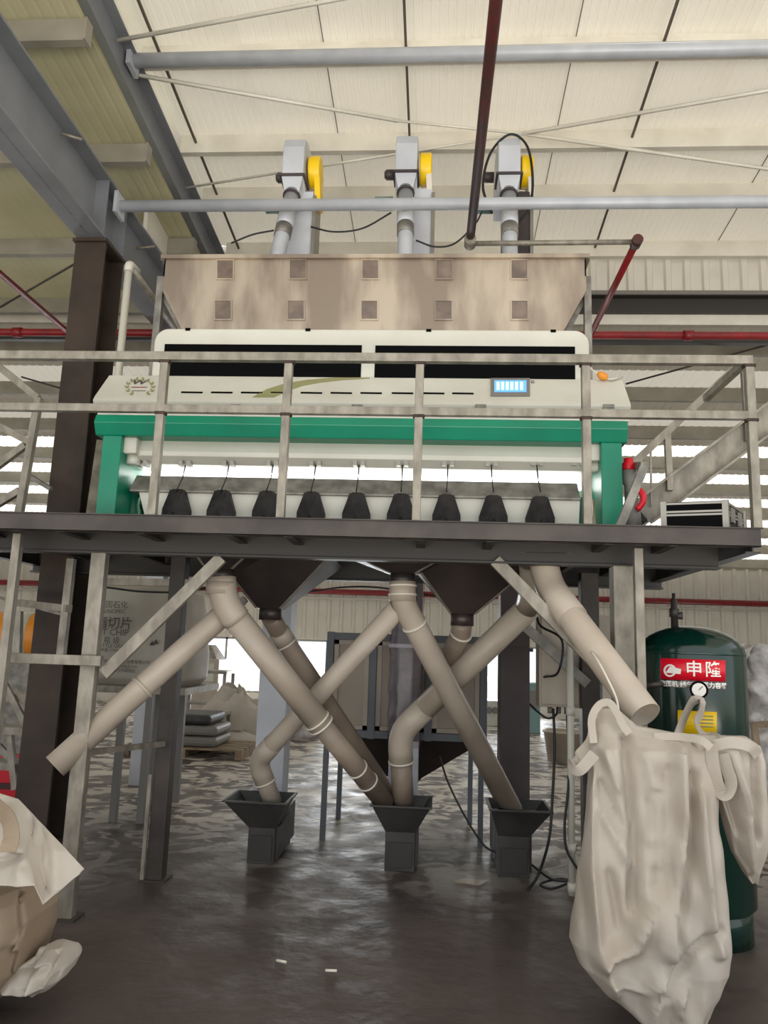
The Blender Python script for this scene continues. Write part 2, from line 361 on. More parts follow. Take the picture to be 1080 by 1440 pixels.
# rear wall with windows
ztop = zB(YW)
wins = [(atx(a, 930, YW), atx(b_, 930, YW)) for a, b_ in ((-60, 44), (256, 378), (404, 459), (470, 540), (674, 709), (734, 768), (1042, 1100))]
wz0, wz1 = 1.6-.0575*YW+.28, 1.6+.0*YW+.22
wz0, wz1 = atz(300, 972, YW), atz(300, 895, YW)
wb = struct('wall_back', MB().box(-18, 14, YW, YW+.12, 0, wz0), M['clad'])
edges = [-18]+[e for p in wins for e in p]+[14]
for a, b_ in zip(edges[0::2], edges[1::2]): obj('wall_pier', MB().box(a, b_, YW, YW+.12, wz0, wz1), M['clad'], wb)
obj('wall_cladding', MB().box(-18, 14, YW, YW+.12, wz1, ztop+.02), M['clad'], wb)
mr = MB().prism([(-.06, 20, 0), (-.03, 19.95, 0), (.03, 19.95, 0), (.06, 20, 0)], (0, 0, ztop-wz1-.05)).mesh('rib'); mr.materials.append(M['clad'])
for i in range(100):
    o = obj('rib', None, None, wb, me=mr); o.location = (-17.8+i*.32, 0, wz1+.03)
for k, (a, b_) in enumerate(wins):
    window_daylight(a, b_, wz0, wz1, YW+.45, 95*(b_-a))
    f = MB()
    n = max(1, int((b_-a)/.9))
    for i in range(n+1): xx = a+(b_-a)*i/n; f.box(xx-.03, xx+.03, YW+.02, YW+.08, wz0, wz1)
    f.box(a, b_, YW+.02, YW+.08, wz0, wz0+.05); f.box(a, b_, YW+.02, YW+.08, wz1-.05, wz1)
    wo = struct('window_%d' % (k+1), f, M['alu'])
    obj('pane', MB().box(a, b_, YW+.045, YW+.052, wz0, wz1), M['glass'], wo)
for nm, x in (('wall_left', -16.1), ('wall_right', 12.1)):
    struct(nm, MB().box(x-.06, x+.06, 3, YW, 0, 6.2 if x > 0 else 6.2), M['clad'])
# pipes along the rear wall
o = obj('red_wall_pipe', MB().tube([(-17, YW-.12, atz(1000, 847, YW-.12)), (13, YW-.12, atz(1000, 847, YW-.12))], .07, 8), M['red']); tag(o, 'red fire main running along the rear wall above the windows', 'pipe')
o = obj('wall_conduit', MB().tube([(-17, YW-.08, atz(1000, 855, YW-.1)-.03), (13, YW-.08, atz(1000, 855, YW-.1)-.03)], .03, 6), M['conduit']); tag(o, 'thin pale conduit on the rear wall just below the red main', 'conduit')

# ------------------------------------------------------------------ steel frame
t = thing('steel_column', 'dark brown H steel column at the left under the sloping beam', 'column', (-3.04, 6.2, 0))
obj('shaft', MB().box(-3.185, -2.915, 6.0, 6.02, 0, 4.97).box(-3.185, -2.915, 6.36, 6.38, 0, 4.97).box(-3.056, -3.044, 6.02, 6.36, 0, 4.97), M['column'], t)
obj('cap_plate', MB().box(-3.2, -2.9, 5.97, 6.4, 4.97, 5.0), M['column'], t)
obj('base_plate', MB().box(-3.24, -2.86, 5.95, 6.43, 0, .025), M['column'], t)
bb = MB()
for i in range(4): bb.lathe([(.018, -.03), (.018, 0)], (-3.15+i*.067, 6.0+.06, 4.97), n=6)
obj('bolt', bb, M['dark'], t)
t = thing('sloping_beam', 'blue-grey haunched beam sloping up towards the viewer over the dark column', 'beam', (-3.04, 6, 5.0))
a, b_ = V((-3.05, 2.2, 5.62)), V((-3.05, 9.0, 5.50))
obj('top_flange', MB().beam(a, b_, .27, .02), M['rafter'], t)
obj('web', MB().hexa([(-3.058, 2.2, 5.02), (-3.042, 2.2, 5.02), (-3.042, 9, 5.0), (-3.058, 9, 5.0), (-3.058, 2.2, 5.62), (-3.042, 2.2, 5.62), (-3.042, 9, 5.5), (-3.058, 9, 5.5)]), M['rafter'], t)
obj('bottom_flange', MB().beam((-3.05, 2.2, 5.03), (-3.05, 9.0, 5.01), .25, .02), M['rafter'], t)
for y in (5.98, 6.38): obj('stiffener', MB().box(-3.17, -2.93, y-.008, y+.008, 5.03, 5.55), M['rafter'], t)
obj('lug', MB().tube([(-2.95, 5.15, 5.4), (-2.8, 5.2, 5.38)], .012, 6), M['galv'], t)
obj('lug', MB().tube([(-2.95, 6.7, 5.3), (-2.78, 6.72, 5.33)], .012, 6), M['galv'], t)
t = thing('roof_rafter', 'grey roof rafter under the cream roof, right of the olive roof strip', 'beam', (-2.86, 9, 6.3))
za = lambda y: zA(y)-.22
obj('top_flange', MB().beam((-2.84, -1, za(-1)), (-2.84, 8.9, za(8.9)), .2, .015), M['rafter'], t)
obj('web', MB().beam((-2.84, -1, za(-1)-.2), (-2.84, 8.9, za(8.9)-.2), .012, .4), M['rafter'], t)
obj('bottom_flange', MB().beam((-2.84, -1, za(-1)-.41), (-2.84, 8.9, za(8.9)-.41), .2, .015), M['rafter'], t)
t = thing('rear_column', 'pale steel column at the rear corner seen above the hopper, far left', 'column', (-2.95, 9.3, 0))
xr = atx(262, 325, 8.85)
obj('shaft', MB().ibeam((xr, 8.85, 0), (xr, 8.85, 6.2), .2, .2, .012, (0, 1, 0)), M['tie'], t)
struct('wall_side_1', MB().box(-2.99, -2.95, 6.9, 9.1, 5.6, 6.75), M['clad'])

# tie pipes
def pipe(name, pts, r_, m, label, cat, n=14, group=None):
    o = obj(name, MB().tube(pts, r_, n), M[m]); return tag(o, label, cat, group)
t = thing('tie_pipe', 'grey horizontal steel tie pipe passing low in front of the yellow guards', 'pipe', (-2.9, 6.15, 5.38))
zz = atz(600, 287, 6.12)
obj('tube', MB().tube([(-2.87, 6.12, zz), (6, 6.12, zz)], .052, 16), M['tie'], t)
obj('end_plate', MB().box(-2.9, -2.87, 6.03, 6.21, zz-.1, zz+.1), M['tie'], t)
t = thing('tie_pipe', 'thick grey tie pipe high up under the roof purlins', 'pipe', (-2.75, 6.1, 6.6))
p = at(600, 77, 5.9)
obj('tube', MB().tube([(-2.78, 5.9, p.z), (7, 5.9, p.z)], .062, 16), M['tie'], t)
obj('end_plate', MB().box(-2.81, -2.77, 5.8, 6.0, p.z-.1, p.z+.1), M['tie'], t)
def onroof(px, py, drop):
    n = V((0, KA, 1)).normalized(); return hit(px, py, (0, YA, ZA-drop), n)
rods = [((165, 57), (1030, -105), 'brace rod rising right from the rafter at the top edge of the photo'),
        ((196, 106), (560, 170), 'brace rod slanting down right below the thick tie pipe'),
        ((262, 264), (735, 188), 'thin brace rod rising from the rafter end behind the left fan head'),
        ((735, 188), (1700, 327), 'brace rod slanting down right from above the right fan head'),
        ((735, 188), (1700, 18), 'brace rod rising right from above the right fan head'),
        ((560, 170), (735, 188), 'short thin brace rod above the middle fan head')]
for a, b_, lb in rods:
    o = obj('brace_rod', MB().tube([onroof(*a, .34), onroof(*b_, .34)], .012 if 'short' in lb or 'thin' in lb else .018, 6), M['purl']); tag(o, lb, 'rod')
# sprinkler pipes
zs = 5.0; y1 = 6.0
ys0, pe = 2.6, at(661, 338, y1); xs = pe.x; zs = pe.z
t = thing('sprinkler_pipe', 'dark red pipe running overhead away from the viewer to the hopper top', 'pipe', (xs, y1, zs))
obj('branch_pipe', MB().tube([(xs+.04, ys0, zs), (xs, y1, zs)], .036, 12), M['darkred'], t)
pc = at(895, 337, y1); xc = pc.x
obj('cross_pipe', MB().tube([(xs-.03, y1, zs-.03), (xc, y1, zs-.02)], .022, 10), M['galv'], t, 'galvanised grey cross pipe')
obj('elbow', MB().lathe([(.05, -.06), (.05, .05)], (xs, y1-.01, zs-.02), (0, 1, 0), 12), M['galv'], t)
obj('elbow', MB().lathe([(.045, -.05), (.045, .05)], (xc, y1, zs-.02), (0, 1, 0), 12), M['darkred'], t)
ym = 7.9
obj('return_pipe', MB().tube([(xc, y1, zs-.02), (xc, ym, zs-.02)], .03, 12), M['red'], t)
mp = MB().tube([(-15, ym, zs-.03), (8, ym, zs-.03)], .042, 12)
for x in (-4.75, -1.0, 2.6, 4.4): mp.lathe([(.056, -.05), (.056, .05)], (x, ym, zs-.03), (1, 0, 0), 12)
tag(obj('red_fire_main', mp, M['red']), 'long red horizontal fire main behind the machine at hood height', 'pipe')
pl_ = at(98, 455, ym)
tag(obj('red_branch_pipe', MB().tube([(pl_.x, ym, zs-.03), (pl_.x, 4.0, zs-.03)], .03, 10), M['red']), 'red branch pipe receding left of the dark column', 'pipe')
tag(obj('stay_rod', MB().tube([at(0, 432, 7.5), at(107, 370, 7.2)], .012, 6), M['dark']), 'thin dark stay rod crossing behind the red branch pipe at left', 'rod')
tag(obj('stay_rod', MB().tube([at(880, 540, 9.6), at(1090, 482, 9.3)], .012, 6), M['dark']), 'thin dark stay rod under the rear roof at right', 'rod')
tag(obj('stay_rod', MB().tube([at(30, 530, 9.3), at(92, 548, 9.4)], .012, 6), M['dark']), 'thin dark stay rod under the rear roof behind the left stair rail', 'rod')

# ------------------------------------------------------------------ platform
YD = 4.3
ZD = atz(540, 731, YD); ZU = atz(540, 757, YD)
XR = atx(1070, 745, YD); XL = -3.35; YR = 6.3
pf = thing('work_platform', 'raised dark steel platform with galvanised posts and guard rails carrying the machine', 'platform', (-.3, 4.6, 0))
obj('front_beam', MB().box(XL, XR, YD, YD+.012, ZU, ZD-.004).box(XL, XR, YD, YD+.06, ZU, ZU+.01), M['dark'], pf, bevel=.003)
obj('deck_plate', MB().box(XL, XR+.01, YD-.012, YR, ZD-.006, ZD), M['dark'], pf)
obj('front_girder', MB().ibeam((XL, 4.68, 2.2), (XR-.1, 4.68, 2.2), .1, .17, .012), M['gut'], pf)  # girders, side beams and joists coloured near black to imitate underdeck shade
obj('rear_girder', MB().ibeam((XL, 6.2, 2.2), (XR, 6.2, 2.2), .1, .17, .012), M['gut'], pf)
for x in (XR-.04, XL+.04): obj('side_beam', MB().ibeam((x, YD+.02, 2.23), (x, YR, 2.23), .08, .12, .01), M['gut'], pf)
for x in (-2.75, -2.2, -1.72, -1.2, -.85, -.1, .3, .95, 1.3): obj('joist', MB().channel((x, YD+.02, 2.25), (x, 6.15, 2.25), .05, .1, .008), M['gut'], pf)
# posts
def post(pxt, pyt, Y, wd, z1, m, nm='support_post', base=True, dp=1):
    x = atx(pxt, pyt, Y); mb = MB().box(x-wd/2, x+wd/2, Y, Y+wd*dp, 0, z1)
    o = obj(nm, mb, M[m], pf, bevel=.006)
    if base: obj('foot_plate', MB().box(x-wd*.8, x+wd*.8, Y-wd*.3, Y+wd*1.3, 0, .012), M['dark'], pf)
    return x
pxl = post(107, 1100, 4.62, .095, 2.12, 'galv', dp=.7)
pxr = post(877, 800, 4.62, .12, 2.12, 'galv')
prl = post(226, 1100, 5.42, .11, 2.2, 'dark')
prr = post(832, 1000, 5.85, .13, 2.2, 'dark')
obj('post_angle', MB().box(prl-.085, prl-.06, 5.40, 5.42, 0, atz(220, 1090, 5.4)), M['galv'], pf, 'galvanised angle against the dark rear post')
xt = atx(899, 800, 4.45); obj('front_tube', MB().box(xt-.025, xt+.025, 4.45, 4.5, 0, ZU), M['galv'], pf, bevel=.004)
xt2 = atx(12, 850, 4.45); obj('front_tube', MB().box(xt2-.025, xt2+.025, 4.45, 4.5, 0, ZU), M['galv'], pf, bevel=.004)
# braces
obj('diagonal_brace', MB().beam(at(146, 948, 4.66), at(312, 784, 4.66), .04, .075), M['galv'], pf, bevel=.003)
obj('diagonal_brace', MB().beam(at(866, 962, 4.66), at(696, 788, 4.66), .04, .075), M['galv'], pf, bevel=.003)
obj('diagonal_brace', MB().beam(at(236, 945, 5.5), at(345, 842, 5.5), .04, .05), M['galvd'], pf)
obj('diagonal_brace', MB().beam(at(722, 866, 5.8), at(826, 962, 5.8), .04, .07), M['galvd'], pf)
obj('cross_tube', MB().beam(at(150, 818, 5.45), at(412, 822, 5.45), .04, .05), M['galv'], pf)
xa, xb = pxl-.05, prl
zc = atz(180, 1050, 5.2)
obj('side_tube', MB().beam((pxl, 4.73, zc+.02), (prl, 5.42, zc), .03, .035), M['galv'], pf)
zl = atz(70, 927, 4.58)
obj('cross_tube', MB().box(-3.0, pxl+.1, 4.57, 4.615, zl-.03, zl+.03), M['galv'], pf, bevel=.003)
# guard rail
zt_ = atz(560, 504, YD+.03); zm_ = atz(560, 579, YD+.03)
rp = [233, 407, 591, 823, 1052]
xs_r = [atx(p, 504, YD+.03) for p in rp]
xend = xs_r[-1]+.02
obj('top_rail', MB().box(-3.3, xend, YD+.005, YD+.055, zt_-.026, zt_+.026), M['galv'], pf, bevel=.004)
obj('middle_rail', MB().box(-3.3, xend, YD+.008, YD+.052, zm_-.024, zm_+.024), M['galv'], pf, bevel=.004)
for i, x in enumerate(xs_r+[-2.75]):
    obj('railing_post', MB().box(x-.024, x+.024, YD+.006, YD+.054, ZD, zt_-.02), M['galv'], pf, bevel=.004)
    if i < 5:
        for z in (zt_-.04, zm_-.035): obj('weld_bead', MB().box(x-.034, x+.034, YD+.0, YD+.05, z-.004, z+.016), M['rust'], pf, bevel=.007)
obj('side_rail', MB().beam((xend-.03, YD+.05, zt_), (xend-.03, 5.0, zt_), .04, .04), M['galv'], pf)

# ------------------------------------------------------------------ colour sorter
ms = thing('optical_sorter', 'long white and green optical sorting machine with black windows on the platform', 'machine', (-.56, 5.4, ZD))
Y0 = 4.85
zlo = atz(540, 573, Y0); ztp = atz(540, 531, 5.06)
xl_, xr_ = atx(129, 570, Y0), atx(888, 575, Y0)
def profx(poly, x0, x1): return MB().prism([(x0, y, z) for y, z in poly], (x1-x0, 0, 0))
zbot = atz(540, 588, Y0+.02)
obj('front_panel', profx([(Y0+.02, zlo-.002), (Y0, zlo+.03), (Y0+.02, zlo+.062), (5.06, ztp), (5.4, ztp+.02), (5.4, zlo-.002)], xl_, xr_), M['white'], ms, bevel=.008)
obj('lower_panel', profx([(Y0+.03, zbot), (Y0+.03, zlo-.006), (5.4, zlo-.006), (5.4, zbot)], xl_+.03, xr_-.005), M['white'], ms, bevel=.004)
pn0 = V((0, Y0+.02, zlo+.062)); pn1 = V((0, 5.06, ztp)); pdir = (pn1-pn0).normalized(); pnn = V((1, 0, 0)).cross(pdir)  # slope frame
if pnn.y > 0: pnn = -pnn
def onp(px, py, off=.003): return hit(px, py, pn0, pnn)+pnn*off
# vents, clips, decal, emblem, screen
for px in (270, 312, 354, 396, 438, 480, 522, 566, 610, 651):
    a, b_ = onp(px-15, 551+px*.004), onp(px+15, 551.5+px*.004)
    obj('vent_slot', MB().beam(a, b_, .006, .014, pdir), M['black'], ms)
for px in (159, 331, 502, 676, 856):
    a = at(px, 573, Y0-.004); obj('clip', MB().box(a.x-.035, a.x+.035, Y0-.008, Y0+.03, a.z-.022, a.z+.022).box(a.x-.028, a.x+.028, Y0-.012, Y0, a.z-.004, a.z+.012), M['galvd'], ms, bevel=.003)
sw = []
top = [(355, 559), (375, 548), (400, 540), (430, 535), (470, 531.5), (520, 531.5)]; bot = [(520, 532.5), (480, 535), (450, 538.5), (425, 543), (405, 550), (385, 559)]
obj('swoosh_decal', MB().prism([onp(*p, .001) for p in top+bot], pnn*.003), M['olive'], ms)
cx, cy = 197, 541
eb = MB()
for sd in (-1, 1):
    for i in range(6):
        th = R(-60+i*26); rr = 18
        px, py = cx+sd*math.cos(th)*rr*1.02, cy+4-math.sin(th)*rr*.62
        for o_ in (-.5, .55):
            q = th+R(90)+o_; ex, ey = sd*math.cos(q)*6, -math.sin(q)*5
            eb.prism([onp(px, py, .002), onp(px+ex*.5-ey*.25, py+ey*.5+ex*.25, .002), onp(px+ex, py+ey, .002), onp(px+ex*.5+ey*.25, py+ey*.5-ex*.25, .002)], pnn*.002)
obj('laurel_emblem', eb, M['olive'], ms, 'olive laurel wreath emblem')
c0 = onp(cx-1, cy-3, .003)
text('emblem_letter', 'W', .085, lambda x, y: c0+V((x*1.15, 0, 0))+pdir*y, M['ink'], ms, bold=.003)
c1 = onp(cx-1, cy+6, .003)
obj('emblem_bar', MB().beam(onp(cx-12, cy+4), onp(cx+10, cy+4), .002, .006, pdir), M['red'], ms)
obj('emblem_bar', MB().beam(onp(cx-11, cy+9), onp(cx+8, cy+9), .002, .004, pdir), M['ink'], ms)
def pbox(px0, py0, px1, py1, h0, h1):
    q = [onp(px0, py1, h0), onp(px1, py1, h0), onp(px1, py0, h0), onp(px0, py0, h0)]
    return MB().hexa(q+[p_+pnn*(h1-h0) for p_ in q])
disp = obj('display_bezel', pbox(690, 533.5, 745, 558, 0, .012), M['grey'], ms, bevel=.003)
obj('screen', pbox(695, 537.5, 740, 553.5, .012, .015), M['screen'], ms)
for i, px in enumerate((700, 706.5, 713, 719.5, 726, 733)):
    obj('screen_digit', pbox(px-2, 540, px+2.2, 551, .015, .0165), M['screenl'], ms)
obj('power_button', MB().lathe([(.011, 0), (.011, .012), (.006, .016)], onp(749, 538, 0), pnn, 12), M['alu'], ms)
# hood
YH = 5.16
hx0, hx1 = atx(215, 500, YH), atx(829, 500, YH); hz0, hz1 = zlo, atz(520, 463, YH)
rc = .1; poly = [(hx0, YH, hz0), (hx1, YH, hz0)]
for i in range(7): q = R(90*i/6); poly.append((hx1-rc+rc*math.cos(q), YH, hz1-rc+rc*math.sin(q)))
for i in range(7): q = R(90+90*i/6); poly.append((hx0+rc+rc*math.cos(q), YH, hz1-rc+rc*math.sin(q)))
obj('hood', MB().prism(poly, (0, 1.0, 0)), M['white'], ms, bevel=.012)
for a, b_ in (((232, 484), (507, 540)), ((528, 486), (809, 541))):
    p, q = at(*a, YH), at(*b_, YH)
    obj('hood_window', MB().box(p.x, q.x, YH-.006, YH+.01, q.z, p.z), M['black'], ms, bevel=.002)
for px in (264, 433, 603, 778):
    p = at(px, 464.5, YH); obj('hood_latch', MB().box(p.x-.018, p.x+.018, YH-.004, YH+.03, hz1-.018, hz1+.003), M['black'], ms)
# green frame
gz1, gz0 = zbot-.002, atz(540, 617, Y0+.02); gm = gz1-(gz1-gz0)*.42
gx0, gx1 = atx(133, 595, Y0), atx(883, 598, Y0)
obj('green_beam', profx([(Y0+.03, gz0), (Y0-.015, gm), (Y0+.01, gz1), (5.5, gz1), (5.5, gz0)], gx0, gx1), M['green'], ms, bevel=.005)
lw = .13
for sd, x0, x1 in ((-1, atx(138, 680, Y0+.03), atx(165, 680, Y0+.03)), (1, atx(846, 680, Y0+.03), atx(876, 680, Y0+.03))):
    obj('green_leg', MB().box(x0, x1, Y0+.03, 5.3, ZD, gz0+.001), M['green'], ms, bevel=.008)
    xi = x1 if sd < 0 else x0
    obj('side_gusset', MB().prism([(xi, 5.3, ZD), (xi-sd*.04, 5.3, gz0), (xi-sd*.04, 5.9, gz0), (xi, 5.9, ZD)], (-sd*.02, 0, 0)), M['dgreen'], ms)
    xo = xi+(-sd)*.01
    obj('side_gusset', MB().prism([(xi, 5.22, ZD), (xi-sd*.32, 5.22, ZD), (xi, 5.22, ZD+.42)], (0, .02, 0)), M['dgreen'], ms)
obj('rear_body', MB().box(gx0+.1, gx1-.1, 5.55, 6.15, ZD+.02, gz0+.1), M['white'], ms)
# trough
tz1, tzm, tz0 = atz(510, 617, 4.98), atz(510, 645, 4.98), atz(510, 657, 5.06)
tx0, tx1 = atx(190, 635, 4.98), atx(826, 635, 4.98)
obj('air_manifold', profx([(5.02, tz1), (4.98, tzm+.03), (4.99, tzm), (5.07, tz0), (5.3, tz0), (5.3, tz1)], tx0-.08, tx1+.08), M['white'], ms, bevel=.004)
for a, b_ in ((167, 192), (826, 855)):
    xa, xb = atx(a, 635, 4.94), atx(b_, 635, 4.94)
    ec = obj('manifold_end', MB().box(xa, xb, 4.93, 5.2, tzm, tz1-.02), M['white'], ms, bevel=.012)
    obj('manifold_collar', MB().lathe([(.045, -.06), (.045, .0)], ((xa+xb)/2+.01, 5.02, tzm), n=16), M['white'], ms)
xd = atx(842, 690, 5.1)
obj('steel_duct', MB().lathe([(.11, 0), (.075, .12), (.05, .2), (.05, .3)], (xd, 5.14, ZD), n=16), M['stain'], ms)
xd = atx(185, 690, 5.1)
obj('steel_duct', MB().lathe([(.1, 0), (.07, .12), (.045, .2), (.045, .3)], (xd, 5.16, ZD), n=16), M['dgreen'], ms)
# lamp strip, lower tray, outlet panel
lz1, lz0 = atz(500, 659, 5.36), atz(500, 676, 5.36)
lx0, lx1 = atx(190, 668, 5.36), atx(815, 668, 5.36)
obj('lamp_strip', MB().box(lx0, lx1, 5.3, 5.32, lz0-.05, lz1+.06), M['lamp'], ms)
qz1, qz0 = atz(500, 673, 5.08), atz(500, 697, 5.0)
obj('lower_tray', profx([(5.0, qz0), (5.0, qz0+.012), (5.1, qz1), (5.16, qz1), (5.16, qz0)], atx(182, 690, 5.0), atx(816, 690, 5.0)), M['galvd'], ms, bevel=.003)
obj('outlet_panel', MB().hexa([(atx(212, 725, 5.04), 5.03, ZD), (atx(812, 725, 5.04), 5.03, ZD), (atx(812, 725, 5.04), 5.12, ZD), (atx(212, 725, 5.04), 5.12, ZD),
    (atx(196, 697, 5.04), 5.03, qz0), (atx(815, 697, 5.04), 5.03, qz0), (atx(815, 697, 5.04), 5.12, qz0), (atx(196, 697, 5.04), 5.12, qz0)]), M['white'], ms)
brk = [201, 261, 322, 384, 444, 505, 566, 630, 691, 755, 812]
fl = [247, 310, 374, 437, 501, 564, 628, 694, 760]
fz1 = atz(500, 692, 4.96)
for px in fl:
    x = atx(px, 712, 4.97); h = fz1-ZD; hw = .092
    pr = [(-hw, 0), (hw, 0), (hw, h*.52), (hw*.52, h*.98), (hw*.35, h*.98), (hw*.35, h), (-hw*.35, h), (-hw*.35, h*.98), (-hw*.52, h*.98), (-hw, h*.52)]
    ch = V((x, 4.925, ZD+h*.45)); mb = MB(); ring = [V((x+a, 4.97, ZD+z)) for a, z in pr]; n = len(ring)
    mb.add(ring+[V((p_.x, 5.03, p_.z)) for p_ in ring]+[ch], [(i, (i+1) % n, 2*n) for i in range(n)]+[(i, n+i, n+(i+1) % n, (i+1) % n) for i in range(n)])
    obj('outlet_flap', mb, M['rubber'], ms)
for px in brk:
    p = at(px, 653, 5.03)
    obj('bracket', MB().box(p.x-.04, p.x-.012, 5.0, 5.06, p.z-.014, p.z+.02).box(p.x+.012, p.x+.04, 5.0, 5.06, p.z-.014, p.z+.02), M['alu'], ms)
    obj('bracket_plate', MB().prism([(p.x-.01, 5.29, lz1+.05), (p.x+.01, 5.29, lz1+.05), (p.x+.034, 5.29, lz1-.03), (p.x-.034, 5.29, lz1-.03)], (0, .004, 0)), M['white'], ms)
for a, b_ in zip(brk[1:10], fl):
    obj('tie_wire', MB().tube([at(a, 654, 5.02), at(a-(a-b_)*.3, 672, 4.97), at(b_, 692, 4.955)], .0045, 5), M['cable'], ms)
# cord on the right top
pp = [at(826, 512, 5.0), at(835, 522, 5.02), at(846, 528, 5.03), at(856, 533, 5.03), at(868, 532, 5.03)]
t = thing('power_plug', 'small orange plug with pale wire on the machine end beside the right hood edge', 'plug', pp[2])
obj('plug_body', MB().lathe([(.012, -.03), (.026, -.01), (.026, .03), (.01, .045)], pp[2], pp[2]-pp[1], 10), M['orange'], t)
obj('wire', MB().tube(spline(pp, 5), .005, 6), M['conduit'], t)
obj('wire', MB().tube(spline([at(850, 530, 5.02), at(858, 536, 5.04), at(870, 533, 5.04), at(876, 530, 5.04)], 5), .003, 5), M['galv'], t)

# ------------------------------------------------------------------ feed hopper
YF = 5.2
zh1, zh0 = atz(520, 352, YF-.08), atz(520, 461, YF)
hp = thing('feed_hopper', 'wide stainless steel feed hopper with ten square windows above the white hood', 'hopper', (-.5, 5.6, zh0))
x0, x1 = atx(232, 360, YF), atx(824, 360, YF); b0, b1 = atx(256, 461, YF), atx(792, 461, YF)
zk = atz(520, 408, YF)
obj('body', MB().prism([(b0, YF, zh0-.02), (b1, YF, zh0-.02), (x1, YF, zk), (x1, YF, zh1-.16), (x0, YF, zh1-.16), (x0, YF, zk)], (0, 1.15, 0))
    .box(x0, x1, YF, YF+.01, zh1-.16, zh1-.01).box(x0, x1, 6.34, 6.35, zh1-.16, zh1-.01).box(x0, x0+.01, YF, 6.35, zh1-.16, zh1-.01).box(x1-.01, x1, YF, 6.35, zh1-.16, zh1-.01), M['stain'], hp)
obj('rim', MB().box(x0-.02, x1+.02, YF-.03, YF, zh1-.03, zh1).box(x0-.02, x1+.02, 6.35, 6.38, zh1-.03, zh1).box(x0-.03, x0, YF, 6.35, zh1-.03, zh1).box(x1, x1+.03, YF, 6.35, zh1-.03, zh1), M['stain'], hp)
def hopface(px, py): return at(px, py, YF)
for i, px in enumerate((317, 419, 521, 624.5, 730)):
    for row, (ya, yb) in enumerate(((365, 394), (422, 451))):
        dx = (-3, -2.5, -1.5, -.5, .5)[i]*row
        c = [hopface(px-12.5+dx, yb), hopface(px+12.5+dx, yb), hopface(px+12.5+dx, ya), hopface(px-12.5+dx, ya)]
        nn = (c[1]-c[0]).cross(c[3]-c[0]).normalized()
        if nn.y > 0: nn = -nn
        cc = sum(c, V())/4
        f = MB(); q = [p_+(cc-p_)*.13 for p_ in c]
        for j in range(4):
            k = (j+1) % 4; f.hexa([c[j], c[k], q[k], q[j], c[j]+nn*.01, c[k]+nn*.01, q[k]+nn*.01, q[j]+nn*.01])
        fr = obj('window_frame', f, M['stain'], hp)
        p_ = obj('window_pane', MB().hexa([p2+nn*.0005 for p2 in q]+[p2+nn*.004 for p2 in q]), M['pane'], fr)
        p_.parent = fr
for sd, pxa in ((-1, 222), (1, 827)):
    x = atx(pxa, 430, 5.3)
    obj('support_leg', MB().box(x-.025, x+.025, 5.3, 5.35, hz0+.3, atz(827, 388, 5.3)), M['galvd'], hp)
    obj('support_strut', MB().beam((x, 5.36, atz(827, 405, 5.3)), (b0-.02 if sd < 0 else b1+.02, 5.36, zh0-.01), .03, .05), M['galvd'], hp)
    x2 = x-sd*.08
    obj('support_leg', MB().box(x2-.02, x2+.02, 5.9, 5.95, hz0+.3, zh1-.1), M['galvd'], hp)

